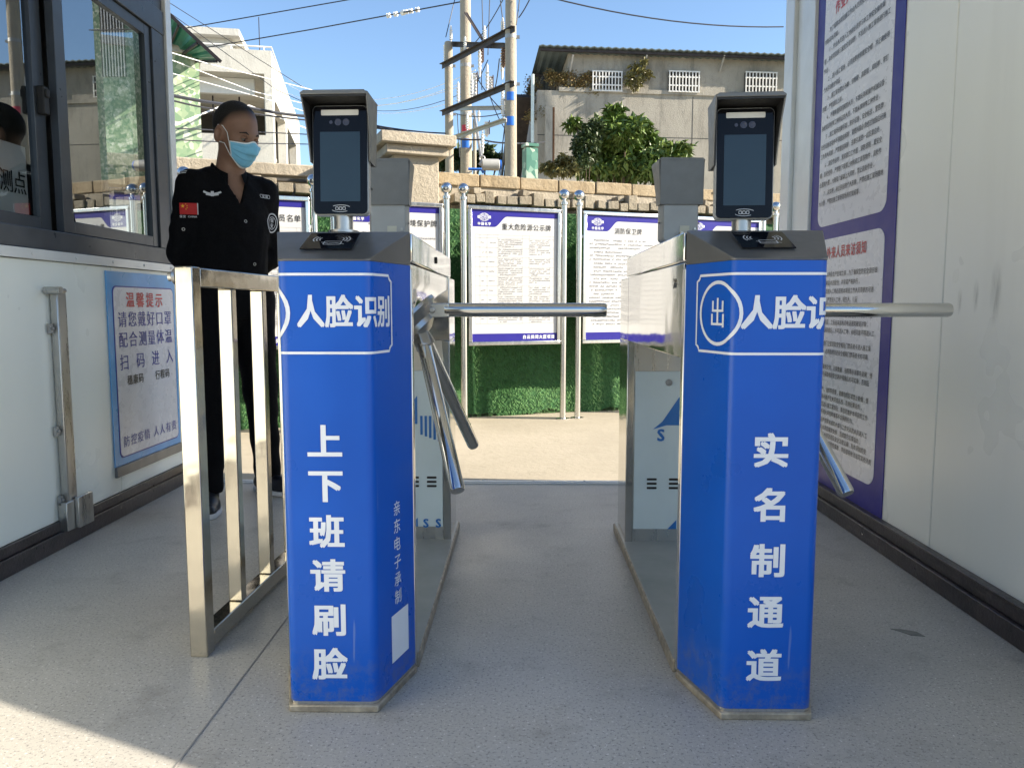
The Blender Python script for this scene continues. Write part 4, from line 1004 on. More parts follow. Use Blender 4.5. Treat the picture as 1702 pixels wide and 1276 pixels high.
ww.span((-.25, .25, zo1 - .55), (0, DB, zt)); ww.span((-.25, .25, 0), (0, .45, zo1 - .55)); ww.span((-.25, 3.4, 0), (0, 3.9, zo1 - .55)); ww.span((-.25, .45, 0), (0, DB, zo0 - 1.2)); ww.span((-.25, DB - 1.5, 0), (0, DB, zo1 - .55))
ww.span((aL, DB - .2, 0), (-.25, DB, zt)); ww.span((aL, .25, zo1 + .02), (-.25, DB - .2, zo1 + .25)); ww.span((aL, .25, 0), (-.25, DB - .2, .2))
ww.build('outer_wall', M['white_old'], wb)
iw = MB().span((aL, .6, zo1 - .42), (aO - .35, .75, zo1 + .01)); iw.build('terrace_beam', M['white_wall'], wb)
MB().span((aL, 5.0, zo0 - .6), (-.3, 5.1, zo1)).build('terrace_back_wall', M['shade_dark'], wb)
MB().span((aL, .3, zo0 - .15), (-.3, 5.0, zo0 - .05)).build('terrace_floor', M['concrete_old'], wb)
mu = MB()
for px_ in (354, 398): a, _ = wl(px_, 180, -.9); mu.span((a - .02, .9, zo0), (a + .02, .94, zo1 - .42))
mu.span((aL, .9, (zo0 + zo1) / 2 - .1), (aO, .93, (zo0 + zo1) / 2 - .06)); mu.build('mullion', M['iron'], wb)
pr_ = MB(); pr_.tube([(aL, .1, zt + .12), (0, .1, zt + .12), (-.1, DB, zt + .12)], .025, 6)
for i in range(9): pr_.tube([(aL + i * .85, .1, zt), (aL + i * .85, .1, zt + .12)], .015, 5)
pr_.build('parapet_pipe', M['bars_white'], wb)
h0 = wl(348, 66, -2); h1 = wl(397, 60, -2)
MB().span((h0[0] - .5, 2.0, zt - .3), (h1[0] - .25, 5.5, h1[1] - .1)).build('stair_house', M['white_old'], wb)
MB().span((h0[0] - .85, 1.7, h1[1] - .095), (h1[0] + .05, 5.9, h1[1] + .10)).build('stair_house_roof', M['white_old'], wb)
MB().tube([(-.35, .4, zt + .1), (-.35, .4, zt + 1.0)], .012, 5).build('lightning_rod', M['iron'], wb)
gw = MB().tube([(-.05, DB - 4.8, zt), (-.05, DB - 4.8, zt + .12)], .02, 5); gw.build('side_window_bar', M['bars_white'], wb)

# ------------------------------------------------------------------ green mosaic house and awning
mo = at(338, 300, 13.0); mo.z = GZ
mh = thing('mosaic_house', 'pale green mosaic tiled house corner beside the booth', 'building', mo, R(25))
ztop = at(338, 92, 13.0).z - GZ
MB().span((-4.5, 0, 0), (0, 5, ztop)).build('tiled_wall', M['mosaic'], mh)
MB().span((-4.5, -.05, ztop), (.05, 5, ztop + .12)).build('roof_slab', M['white_old'], mh)
MB().span((-.55, -.02, .9), (-.1, .0, 2.0)).build('low_window', M['shade_dark'], mh)
aw = thing('green_awning', 'dark green corrugated plastic awning jutting from mosaic house', 'awning', at(330, 90, 12.6))
o_ = at(330, 90, 12.6)
A_, B_, C_, D_ = (at(225, -28, 12.0) - o_, at(367, 103, 12.0) - o_, at(326, 99, 13.1) - o_, at(230, 62, 13.1) - o_)
sh = MB(); n_ = 28; vsr = []
for i in range(n_ + 1):
    e = i / n_; nn = (B_ - A_).cross(D_ - A_).normalized() * (.022 * math.sin(i * 1.9)); vsr += [tuple(A_.lerp(B_, e) + nn), tuple(D_.lerp(C_, e) + nn)]
sh.add(vsr, [(2 * i, 2 * i + 1, 2 * i + 3, 2 * i + 2) for i in range(n_)]); sh.build('sheet', M['awning'], aw, smooth=0, fix=False)
sp = MB()
for e in (.05, .28, .5, .72, .95):
    sp.bar(tuple(A_.lerp(B_, e) - Vector((0, 0, .05))), tuple(D_.lerp(C_, e) - Vector((0, 0, .05))), .03, .04)
sp.bar(tuple(A_), tuple(B_), .03, .05).bar(tuple(D_ - Vector((0, 0, .04))), tuple(C_ - Vector((0, 0, .04))), .03, .04)
sp.build('awning_frame', M['iron'], aw)
gp = at(881, 285, 8.4)
gp2 = thing('mosaic_pillar', 'short sea green mosaic pillar behind the boundary wall', 'pillar', (gp.x, gp.y, GZ), R(20))
MB().box((0, 0, at(881, 247, 8.4).z / 2 + .02), (.13, .13, at(881, 247, 8.4).z + .04)).build('tiled_shaft', M['mosaic_dark'], gp2)
MB().box((0, 0, at(881, 245, 8.4).z + .06), (.145, .145, .03)).build('cap', M['mosaic_dark'], gp2)
# house across the lane, only mirrored in the booth glass
rh = thing('mirrored_house', 'green mosaic house mirrored in the booth window', 'building', (8.5, 24.4, GZ), R(0))
MB().span((0, 0, 0), (1.05, .9, 12)).build('tiled_wall', M['mosaic'], rh)
rb = MB()
for i in range(8): rb.span((.12 + i * .09, -.06, 7.9), (.15 + i * .09, -.02, 10.0))
rw = MB().span((.10, -.015, 7.9), (.84, .0, 10.0)).build('window', M['shade_dark'], rh); rb.build('window_bars', M['bars_white'], rw)

# tank and blue pipe on the wall
tk = at(815, 274, 6.75)
tn = thing('grey_tank', 'small grey cylinder lying on top of boundary wall by poles', 'cylinder', tk, R(10))
MB().tube([(-.075, 0, -.01), (-.07, 0, 0), (.07, 0, 0), (.08, 0, 0)], [.03, .048, .048, .036], 18).build('drum', M['tank'], tn)
MB().tube([(.08, 0, -.0), (.092, 0, 0)], .042, 18).build('blue_rim', M['plate_blue'], tn)
rg = MB(); rg.tube([(-.07 + .022 * math.cos(R(a)), 0, .05 + .022 * math.sin(R(a))) for a in range(0, 361, 30)], .006, 6); rg.build('ring_handle', M['galv'], tn)
bp_ = at(790, 281, 6.8); MBp = MB().tube([(-.06, 0, 0), (.05, .02, .0), (.07, .02, -.03)], .012, 8).build('blue_pipe', M['plate_blue']); MBp.location = bp_
tag(MBp, 'short blue pipe lying on boundary wall beside grey cylinder', 'pipe')

# ------------------------------------------------------------------ utility poles
def pole(label, px, Y, top_py, r0, r1, plates=()):
    b = at(px, 275, Y); t = thing('utility_pole', label, 'utility pole', (b.x, Y, GZ), 0, 'concrete utility poles')
    zt_ = at(px, top_py, Y).z - GZ
    MB().lathe([(r0, 0), (r1 + (r0 - r1) * .4, zt_ * .6), (r1, zt_ - .02), (r1 * .8, zt_)], (0, 0, 0), 18).build('shaft', M['pole'], t)
    for py, mt, h_ in plates:
        z_ = at(px, py, Y).z - GZ; rr = r0 + (r1 - r0) * z_ / zt_
        MB().prism([(math.cos(R(a)) * (rr + .006), math.sin(R(a)) * (rr + .006)) for a in range(228, 309, 8)] + [(math.cos(R(a)) * (rr - .002), math.sin(R(a)) * (rr - .002)) for a in range(308, 227, -8)], lambda u, v, w_: (u, v, w_), z_ - h_ / 2, z_ + h_ / 2).build('number_plate', mt, t)
    bd = MB()
    for z_ in [at(px, p, Y).z - GZ for p in ((62, 140) if Y < 14 else (110, 190))]:
        rr = r0 + (r1 - r0) * z_ / zt_ + .004; bd.lathe([(rr, -.03), (rr, .03)], (0, 0, z_), 18); bd.box((rr + .02, 0, z_), (.06, .05, .04))
    bd.build('clamp_band', M['galv'], t)
    return t, b
pA, bA = pole('tall concrete pole in the middle of the pole group', 775, 15.5, -60, .125, .10, ((215, M['plate_red'], .12), (240, M['plate_blue'], .17)))
pB, bB = pole('thick concrete pole on right with two blue plates', 849, 13.0, -60, .112, .085, ((162, M['plate_blue'], .13), (203, M['plate_blue'], .14)))
pC, bC = pole('short concrete pole on left of the pole group', 747, 15.0, 70, .085, .075)
pD = copy_tree(pA); pD.location = (5.3, 14.0, GZ); pD['label'] = 'concrete utility pole mirrored in the booth window'
pE = copy_tree(pC); pE.location = (at(789, 280, 19).x, 19.0, GZ); pE['label'] = 'thin far pole behind the middle of the pole group'; pE.scale = (.55, .55, .92)
def crossarm(label, a, b, wd=.075, mat='iron', ins=()):
    a, b = Vector(a), Vector(b); t = thing('crossarm', label, 'crossarm', a, 0, 'steel crossarms between the poles')
    d = b - a; m_ = MB().bar((0, 0, 0), tuple(d), .012, wd); up = Vector((0, 0, 1)); sd_ = d.cross(up).normalized()
    m_.bar(tuple(sd_ * .03 + Vector((0, 0, wd * .45))), tuple(d + sd_ * .03 + Vector((0, 0, wd * .45))), .06, .01); m_.build('angle_bar', M[mat], t)
    for e, sgn, h_ in ins:
        p = d * e + Vector((0, 0, sgn * .04)); pf = [(.012, 0), (.012, .05 * h_)]
        for i in range(5): pf += [(.034, .05 * h_ + i * .045 * h_), (.02, .05 * h_ + i * .045 * h_ + .02 * h_)]
        pf += [(.02, .30 * h_), (.01, .33 * h_)]
        MB().lathe([(r_, sgn * z) for r_, z in pf], p, 12).build('insulator', M['porcelain'], t)
    return t
crossarm('upper black crossarm running from short pole to thick pole', at(735, 111, 14.9), at(856, 48, 12.8), .085, 'iron', ((.35, 1, .8), (.62, 1, .8), (.85, 1, .7)))
crossarm('lower black crossarm running from short pole to thick pole', at(735, 189, 14.9), at(855, 139, 12.8), .085, 'iron', ((.25, 1, 1.2), (.45, 1, 1.3), (.66, 1, 1.4)))
crossarm('level dark crossarm high between the poles', at(748, 74, 15.2), at(842, 77, 13.1), .09, 'iron', ((.02, 1, .9), (.56, -1, 1.5), (.93, -1, 1.5), (.0, -1, 1.3)))
crossarm('pale galvanised crossarm below the black ones', at(755, 181, 15.6), at(840, 180, 14.4), .07, 'galv', ((.5, -1, .6), (.95, 1, 1.2)))
crossarm('slanting galvanised arm lowest on the poles', at(745, 233, 14.8), at(842, 200, 12.9), .06, 'galv', ((.36, 1, .9), (.62, -1, 1.2), (.95, 1, .9)))
crossarm('short diagonal brace at top of middle pole', at(776, 24, 15.3), at(802, 66, 14.6), .06, 'iron')
crossarm('crossarm on the pole mirrored in the booth window', (4.4, 13.9, 6.4), (6.3, 13.9, 6.4), .08, 'iron', ((.1, 1, 1), (.4, 1, 1), (.8, 1, 1), (.95, -1, 1.3)))
fz_ = []
def fuse(px, py, Y, h_, label, mat='porcelain'):
    p = at(px, py, Y); t = thing('cutout_fuse', label, 'fuse', p, 0, 'fuses and arresters hanging at the poles')
    pf = [(.012, 0)]
    for i in range(7): pf += [(.05, -h_ * i / 7 - .005), (.03, -h_ * (i + .5) / 7)]
    MB().lathe([(r_, z) for r_, z in pf] + [(.01, -h_ - .02)], (0, 0, 0), 12).build('insulator_stack', M[mat], t)
    MB().bar((.05, -.03, .02), (.05, -.05, -h_ * .9), .02, .02).bar((0, 0, -.02), (.06, -.03, -.02), .02, .02).build('fuse_tube', M['brown_ins'], t)
fuse(799, 78, 14.3, .30, 'brown hanging fuse at centre of the level crossarm', 'brown_ins')
fuse(837, 80, 13.2, .30, 'brown hanging fuse beside the thick pole', 'brown_ins')
fuse(741, 76, 15.1, .30, 'grey hanging fuse at outer end beside short pole')
fuse(789, 122, 15.0, .45, 'white arrester standing right of the middle pole')
fuse(815, 128, 14.5, .33, 'white arrester standing near centre of lower crossarm')
fuse(836, 165, 14.3, .26, 'white arrester standing left of the upper blue plate')
fuse(809, 203, 14.6, .25, 'pale insulator hanging from slanting galvanised arm')
sg = MB().tube([tuple(at(787, 180, 16.5)), tuple(at(800, 262, 15.0))], .03, 8); tag(sg.build('stay_pole', M['galv']), 'thin leaning stay pole beside the middle pole', 'pole')

# wires
def wire(label, pts, r=.010, mat='wire_black', sag=0.0, group='overhead wires'):
    P = [at(*p) for p in pts]; out = []
    for a, b in zip(P[:-1], P[1:]):
        for i in range(13):
            e = i / 12
            if out and i == 0: continue
            out.append(tuple(a.lerp(b, e) - Vector((0, 0, 4 * sag * e * (1 - e)))))
    tag(MB().tube(out, r, 6).build('overhead_wire', M[mat]), label, 'wire', group)
wire('dark wire rising steeply across the top of the sky', [(235, 60, 20), (660, -14, 18)], .012)
wire('dark wire carrying white strain insulators left of the poles', [(235, 98, 20), (520, 49, 17.5), (774, 2, 15.5)], .012)
wire('lone dark wire sloping down across sky above the grey building', [(905, -6, 14), (1302, 45, 16)], .012, sag=.15)
for k, (p, q, mt, sg_) in enumerate((((480, 132, 22), (790, 117, 15.5), 'wire_white', .55), ((480, 142, 22), (790, 127, 15.5), 'wire_white', .55), ((470, 152, 22), (790, 134, 15.5), 'wire_white', .45), ((560, 168, 22), (790, 146, 15.5), 'wire_black', .35), ((560, 174, 22), (790, 156, 15.5), 'wire_white', .3))):
    wire(['topmost white wire sagging left of the poles', 'second white wire sagging left of the poles', 'third white wire sagging left of the poles', 'dark wire among the white ones left of poles', 'lowest white wire sagging left of the poles'][k], [p, q], .0065, mt, sg_)
wire('thin wire crossing white building from upper left, upper one', [(280, 4, 18), (505, 146, 20)], .008)
wire('thin wire crossing white building from upper left, lower one', [(280, 20, 18), (460, 150, 20), (510, 172, 20)], .008)
wire('white wire from awning down across white building', [(285, 88, 11.5), (345, 106, 12), (430, 127, 16), (520, 150, 20)], .007, 'wire_white')
wire('second white wire from awning across white building', [(285, 100, 11.5), (420, 152, 16), (520, 176, 20)], .007, 'wire_white')
wire('thick white cable peaking behind the head of the guard', [(290, 208, 11.5), (365, 178, 13), (415, 176, 14), (520, 218, 18)], .013, 'wire_white')
wire('thin white wire just below the terrace beam', [(285, 122, 11.5), (440, 164, 17), (520, 190, 20)], .006, 'wire_white')
wire('black cable bundle crossing mosaic house towards the poles', [(282, 158, 11.5), (400, 176, 13), (505, 193, 14), (620, 211, 14.5), (750, 229, 15)], .026, sag=.02)
wire('black cable slightly below the main bundle', [(282, 166, 11.5), (400, 186, 13), (620, 208, 14.5), (748, 222, 15)], .014, sag=.03)
wire('lower thin cable crossing the mosaic house', [(282, 213, 11.5), (520, 224, 15)], .010)
wire('lowest cable crossing the foot of white building', [(282, 232, 11.5), (400, 238, 13), (520, 240, 15)], .010)
wire('cable running right from middle pole to the grey building', [(748, 229, 15), (800, 232, 15), (850, 238, 13.2), (905, 236, 20)], .016, sag=.02)
for k, (p, q, s_) in enumerate((((757, -5, 15.5), (741, 62, 15.1), .0), ((742, 98, 15.1), (741, 148, 15.1), -.0), ((801, -5, 14.5), (803, 66, 14.4), 0), ((814, -5, 14.4), (811, 92, 14.4), 0), ((838, -4, 13.2), (789, 72, 14.8), .05), ((831, -5, 13.3), (839, 56, 13.2), .03), ((830, 98, 13.3), (822, 148, 14.3), .08), ((798, 104, 14.3), (793, 140, 14.5), .05), ((811, 100, 14.3), (796, 132, 14.6), .0), ((793, 130, 14.6), (840, 188, 13.6), .05), ((799, 104, 14.3), (801, 150, 14.5), .0), ((757, 189, 15.2), (836, 188, 13.6), .06), ((864, -5, 12.9), (858, 42, 12.8), .02), ((882, -4, 12.8), (862, 30, 12.9), .02), ((760, 190, 15.3), (764, 262, 15.3), .0), ((815, 162, 14.4), (840, 215, 13.3), .05))):
    wire('thin jumper cable hanging among the poles, crossarms and fuses', [p, q], .009, 'wire_black', s_, 'jumper cables among the poles')
si = thing('strain_insulator', 'row of white strain insulators on wire left of the poles', 'insulator', at(670, 21.5, 16.3))
a = at(640, 27.5, 16.5) - at(670, 21.5, 16.3); b = at(700, 15.5, 16.1) - at(670, 21.5, 16.3)
for e in (.1, .3, .5, .58, .72, .9):
    MB().lathe([(.015, -.05), (.05, -.03), (.05 if e == .5 else .032, .0), (.05, .03), (.015, .05)], a.lerp(b, e), 10, axis=tuple(b - a)).build('insulator_disc', M['porcelain'], si)

# far trees seen in the gaps
for k, (lst, tx, lab) in enumerate((([(728, 258, 14, 12), (738, 266, 12, 10), (718, 268, 12, 10)], 730, 'distant dark tree showing between pillar and short pole'), ([(765, 255, 12, 14), (752, 268, 14, 10)], 765, 'distant tree between the short and middle poles'), ([(805, 258, 16, 14), (825, 266, 14, 10), (790, 268, 10, 10)], 808, 'distant dark tree between middle pole and thick pole'))):
    plant('distant_tree', lab, 'tree', lst, 34 + k, 900, .42, M['leaf_dark'], (tx, 285), .18, 2.0, .3, 'distant trees between the poles', 6, .7, .5)

# ------------------------------------------------------------------ guard
gx, gy = -1.315, 3.53
PY = R(42)
gd = thing('person', 'man in black uniform shirt and trousers wearing a blue face mask beside booth', 'person', (gx, gy, 0), PY)
def cap(P, a, b, ra, rb):
    a, b = np.array(a), np.array(b); d = b - a; t = np.clip(((P - a) @ d) / (d @ d), 0, 1)
    return np.linalg.norm(P - a - t[..., None] * d, axis=-1) - (ra + (rb - ra) * t)
def ell(P, c, r_):
    q = (P - np.array(c)) / np.array(r_); k = np.linalg.norm(q, axis=-1); k2 = np.linalg.norm(q / np.array(r_), axis=-1) + 1e-9
    return k * (k - 1) / k2
def su(a, b, k): h = np.clip(.5 + .5 * (b - a) / k, 0, 1); return b + (a - b) * h - k * h * (1 - h)
def ss_(a, b, k): return -su(-a, b, k)
HS = 1.05; HC = np.array((0.018, -.062, 1.652)); HR = np.array(Euler((R(19), 0, R(20))).to_matrix())      # head centre and turn
def head_sdf(P, detail=True):
    return HS * head_sdf0((P - HC) @ HR / HS, detail)
def head_sdf0(q, detail):
    d = ell(q, (0, .018, .033), (.080, .099, .097))
    d = su(d, ell(q, (0, -.022, -.03), (.067, .074, .090)), .03)
    d = su(d, ell(q, (0, -.045, -.085), (.034, .038, .034)), .03)       # chin
    d = su(d, cap(q, (-.03, -.072, .012), (.03, -.072, .012), .014, .014), .02)   # brow
    for s_ in (-1, 1): d = su(d, ell(q, (s_ * .042, -.055, -.028), (.022, .022, .024)), .02)
    if detail:
        for s_ in (-1, 1): d = ss_(d, ell(q, (s_ * .031, -.098, -.008), (.018, .018, .011)), .012)
    d = su(d, cap(q, (0, -.082, -.005), (0, -.108, -.045), .009, .013), .012)   # nose
    for s_ in (-1, 1):
        if detail:
            d = su(d, cap(q, (s_ * .010, -.098, -.048), (s_ * .012, -.098, -.047), .009, .009), .006)
            e = ell(q, (s_ * .080, .010, -.015), (.014, .024, .036)); e = ss_(e, ell(q, (s_ * .094, .002, -.012), (.012, .013, .022)), .006); d = su(d, e, .008)
    if detail: d = su(d, ell(q, (0, -.083, -.075), (.024, .012, .010)), .008)
    return d
AN = [(-.17, -.07, .085), (.17, .07, .085)]; KN = [(-.125, -.06, .50), (.125, .02, .50)]; HP = [(-.085, 0, .92), (.085, 0, .92)]
SH = [(-.160, .005, 1.415), (.160, .005, 1.415)]; EL = [(-.198, .06, 1.13), (.198, .06, 1.13)]; WR = [(-.075, .20, .985), (.075, .20, .965)]
def torso(P, g_=0.0):
    d = ell(P, (0, 0, .95), (.165 + g_, .118 + g_, .13)); d = su(d, ell(P, (0, .0, 1.12), (.150 + g_, .115 + g_, .17)), .06)
    d = su(d, ell(P, (0, .005, 1.29), (.165 + g_, .128 + g_, .19)), .06)
    d = su(d, cap(P, (-.135, .01, 1.405), (.135, .01, 1.405), .066 + g_, .066 + g_), .05)
    return su(d, cap(P, (-.07, .02, 1.445), (.07, .02, 1.445), .05 + g_, .05 + g_), .04)
def arms(P, g_=0.0, end=1.0):
    d = 9
    for i in range(2):
        w_ = tuple(np.array(EL[i]) + (np.array(WR[i]) - np.array(EL[i])) * end)
        d = np.minimum(d, su(cap(P, SH[i], EL[i], .058 + g_, .046 + g_), cap(P, EL[i], w_, .045 + g_, .034 + g_), .02))
    return d
def hands(P):
    d = 9
    for i in range(2):
        s_ = -1 if i == 0 else 1; w_ = np.array(WR[i]); dv = np.array((-s_ * .72, .10, -.55 if i == 0 else -.45)); dv /= np.linalg.norm(dv); sd_ = np.cross(dv, (0, 1, 0)); sd_ /= np.linalg.norm(sd_)
        o = np.array((0, .028 * (1 if i == 0 else -.15), 0)); w_ = w_ + o * .6
        h = cap(P, WR[i], w_ + dv * .02, .030, .028)
        h = su(h, np.minimum(cap(P, w_ + dv * .03 + sd_ * .018, w_ + dv * .085 + sd_ * .026, .019, .015), cap(P, w_ + dv * .03 - sd_ * .018, w_ + dv * .085 - sd_ * .026, .019, .015)), .02)
        for k in range(4):
            b0_ = w_ + dv * .092 + sd_ * (-.030 + k * .020); ln = (.032, .040, .038, .030)[k]; b1_ = b0_ + dv * ln + np.array((0, .006, 0)); b2_ = b1_ + dv * ln * .45 + np.array((0, -.018 if i == 0 else -.022, -.006))
            h = np.minimum(h, su(cap(P, b0_ - dv * .012, b1_, .0088, .008), cap(P, b1_, b2_, .008, .0068), .003))
        tb0 = w_ + dv * .035 + sd_ * .03; h = su(h, cap(P, tb0, tb0 + dv * .035 + sd_ * .028, .011, .009), .008); h = su(h, cap(P, tb0 + dv * .035 + sd_ * .028, tb0 + dv * .062 + sd_ * .032, .009, .0075), .004)
        d = np.minimum(d, h)
    return d
def legs(P, g_=0.0):
    d = 9
    for i in range(2): d = np.minimum(d, su(cap(P, HP[i], KN[i], .088 + g_ * 1.0, .060 + g_), cap(P, KN[i], AN[i], .058 + g_, .040 + g_ * 1.3), .03))
    return d
def feet(P, g_=0.0):
    d = 9
    for i in range(2):
        a = np.array(AN[i]); ex_ = (-.35 if i == 0 else .25); f_ = np.array((math.sin(ex_), -math.cos(ex_), 0))
        d = np.minimum(d, su(cap(P, a + f_ * -.045 + (0, 0, -.038), a + f_ * .10 + (0, 0, -.045), .036 + g_, .038 + g_), cap(P, a + f_ * .08 + (0, 0, -.05), a + f_ * .165 + (0, 0, -.055), .038 + g_, .028 + g_), .03))
        d = np.minimum(d, cap(P, a + (0, 0, .02), a + (0, 0, -.04), .042 + g_, .040 + g_))
    return d
def grid(x0, x1, y0, y1, z0, z1, h): return (np.arange(x0, x1, h), np.arange(y0, y1, h), np.arange(z0, z1, h))
def mesh_sdf(fn, xs, ys_, zs2):
    G = np.stack(np.meshgrid(xs, ys_, zs2, indexing='ij'), -1); Fv = fn(G); return surface_nets(xs, ys_, zs2, Fv)
# body: one skin surface (head, neck, trunk, arms, legs, hands); fine grid at head, coarser below
def ax_(lo, hi, f0, f1, hf, hc_):
    a = list(np.arange(lo, f0, hc_)) + list(np.arange(f0, f1, hf)) + list(np.arange(f1, hi, hc_)); return np.array(a)
xs = ax_(-.36, .37, -.115, .145, .0045, .012); ysb = ax_(-.33, .36, -.21, .10, .0045, .010); zsb = np.concatenate([np.arange(-.02, .84, .014), np.arange(.84, 1.03, .0065), np.arange(1.03, 1.48, .012), np.arange(1.48, 1.81, .0045)])
def body_fn(P):
    d = torso(P, -.012); d = su(d, arms(P, -.006), .03); d = np.minimum(d, hands(P)); d = su(d, legs(P, -.010), .04); d = np.minimum(d, feet(P, -.008))
    d = su(d, cap(P, (0, .012, 1.42), (.012, -.035, 1.59), .065, .060), .03)
    return su(d, head_sdf(P), .018)
V, Q = mesh_sdf(body_fn, xs, ysb, zsb)
body = net_mesh('body', V, Q, M['skin'], gd)
at_h = body.data.attributes.new('hair', 'FLOAT', 'POINT')
qh = (np.array([v.co[:] for v in body.data.vertices]) - HC) @ HR / HS
# hair line: above the brow at front, down to nape behind
line = np.interp(qh[:, 1], [-.12, -.085, -.06, -.02, .0, .03, .12], [.092, .090, .078, .052, .016, -.035, -.075])
hv = np.clip((qh[:, 2] - line + .016) / .052, 0, 1) ** 1.2 * (np.abs(qh[:, 0]) < .0835) * (qh[:, 2] > -.09)
at_h.data.foreach_set('value', hv.astype(np.float32))
def hair_fn(P):
    q = (P - HC) @ HR / HS; d = head_sdf(P, False) - .0012
    ln = .040 + np.interp(q[..., 1], [-.12, -.085, -.06, -.02, .0, .03, .12], [.092, .090, .078, .052, .016, -.035, -.075]); ln = ln + .003 * np.sin(q[..., 0] * 300)
    return np.maximum(np.maximum(d, -(head_sdf(P, False) + .004)), ln - q[..., 2])
xh = np.arange(-.11, .15, .004); yh = np.arange(-.20, .11, .004); zh = np.arange(1.54, 1.81, .004)
V, Q = mesh_sdf(hair_fn, xh, yh, zh); net_mesh('hair', V, Q, M['hair'], gd)
def shirt_fn(P):
    d = torso(P, .012); d = su(d, arms(P, .012, .93), .03)
    X_, Y_, Z_ = P[..., 0], P[..., 1], P[..., 2]; wv = np.sin(Z_ * 23 + 3 * np.sin(X_ * 17) + 2 * np.sin(Y_ * 13 + 1)); d = d + .0035 * wv * np.sin(X_ * 21 + 2 * np.sin(Z_ * 19)) + .002 * np.sin(Z_ * 61 + 4 * np.sin(X_ * 31 + Z_ * 11)) * np.sin(Y_ * 37 + X_ * 29)
    d = su(d, np.where(P[..., 2] < 1.1, ell(P, (0, 0, .93), (.180, .138, .16)), 9), .04)
    d = np.maximum(d, .84 - P[..., 2])
    neck = cap(P, (0, .025, 1.38), (.01, -.045, 1.62), .064, .072); d = ss_(d, neck, .006)
    vw = np.maximum(np.maximum(np.abs(P[..., 0]) - (P[..., 2] - 1.335) * .42, P[..., 1] + .03), 1.335 - P[..., 2]); d = np.maximum(d, -vw)
    return d
V, Q = mesh_sdf(shirt_fn, *grid(-.36, .37, -.24, .34, .80, 1.53, .0085)); shirt = net_mesh('shirt', V, Q, M['cloth'], gd)
def trouser_fn(P):
    d = su(ell(P, (0, 0, .93), (.172, .126, .13)), legs(P, .016), .05)
    d = d + .004 * np.sin(P[..., 2] * 45 + P[..., 0] * 25) * np.cos(P[..., 1] * 30) * (P[..., 2] < .8)
    return np.maximum(np.maximum(d, P[..., 2] - 1.0), .075 - P[..., 2])
V, Q = mesh_sdf(trouser_fn, *grid(-.30, .31, -.22, .22, .03, 1.03, .0095)); net_mesh('trousers', V, Q, M['cloth'], gd)
for i in range(2):
    side = (lambda P, i=i: np.maximum(np.maximum(feet(P, .006), (P[..., 0] if i == 0 else -P[..., 0])), np.maximum(.022 - P[..., 2], P[..., 2] - .115)))
    V, Q = mesh_sdf(side, *grid(-.32, .33, -.34, .22, .0, .14, .007)); shoe = net_mesh('shoe', V, Q, M['shoe'], gd)
    sole = (lambda P, i=i: np.maximum(np.maximum(feet(P * (1, 1, 0) + np.array((0, 0, .036)), .010), (P[..., 0] if i == 0 else -P[..., 0])), np.maximum(.001 - P[..., 2], P[..., 2] - .024)))
    V, Q = mesh_sdf(sole, *grid(-.32, .33, -.34, .22, -.01, .04, .005)); net_mesh('sole', V, Q, M['sole'], shoe)
# collar
co = MB(); n_ = 28; vs2 = []
for i in range(n_ + 1):
    a = R(-62 + (360 - 56 * 1 - 0) * i / n_ + 0) if False else R(-90 + 24 + (312) * i / n_)
    cx, cy = math.cos(a), math.sin(a); fr_ = max(0, -cy)
    for rr, zz in ((.070, 1.455 - .055 * fr_), (.066, 1.525 - .055 * fr_), (.072, 1.527 - .055 * fr_), (.094 + .02 * fr_, 1.455 - .075 * fr_)):
        vs2.append((rr * cx, rr * cy * 1.02 - .002, zz))
co.add(vs2, [(4 * i + k, 4 * i + 4 + k, 4 * i + 5 + k, 4 * i + 1 + k) for i in range(n_) for k in range(3)] + [(4 * i + 3, 4 * i + 7, 4 * i + 4, 4 * i) for i in range(n_)])
co.build('collar', M['cloth'], shirt, smooth=60)
# eyes, eyebrows
def hw(p): return tuple(HC + HR @ np.array(p) * HS)
for s_ in (-1, 1):
    ey = MB().ball(hw((s_ * .031, -.0745, -.009)), .0125, 16).build('eyeball', M['eye'], gd)
    MB().ball(hw((s_ * .031 + .003, -.0825, -.011)), .0058, 12).build('iris', M['iris'], ey)
    el = MB().tube([hw((s_ * .016, -.0855, -.004)), hw((s_ * .031, -.0905, .0005)), hw((s_ * .046, -.082, -.004))], [.003, .0042, .003], 6); el.build('eyelid', M['skin'], gd)
    MB().tube([hw((s_ * .014, -.0895, .012)), hw((s_ * .032, -.0915, .020)), hw((s_ * .052, -.074, .013))], [.0025, .0038, .0018], 6).build('eyebrow', M['hair'], gd)
# face mask: pleated sheet riding on the face
def head_r(dirs):
    t = np.full(len(dirs), .20); c0 = np.array((0, -.02, -.024))
    for _ in range(40):
        P = HC + (c0 + dirs * t[:, None]) @ HR.T; t = t - (head_sdf(P, False)) * .7
    return t, c0
nu, nv = 29, 41; dirs = []; par = []
for j in range(nv):
    for i in range(nu):
        u = -1 + 2 * i / (nu - 1); v = j / (nv - 1)
        az_ = u * R(66 - 10 * v); el_ = R(2 - 6 * abs(u) ** 2 + 9 * math.exp(-(u / .22) ** 2)) * (1 - v) + R(-64 + 22 * abs(u) ** 2) * v
        dirs.append((math.sin(az_) * math.cos(el_), -math.cos(az_) * math.cos(el_), math.sin(el_))); par.append((u, v))
dirs = np.array(dirs); tr_, c0 = head_r(dirs)
g_ = tr_.reshape(nv, nu).copy()
for _ in range(14):
    p_ = np.pad(g_, 1, mode='edge'); g_ = np.maximum(.25 * (p_[:-2, 1:-1] + p_[2:, 1:-1] + p_[1:-1, :-2] + p_[1:-1, 2:]) + .0003, tr_.reshape(nv, nu))
tr_ = g_.ravel()
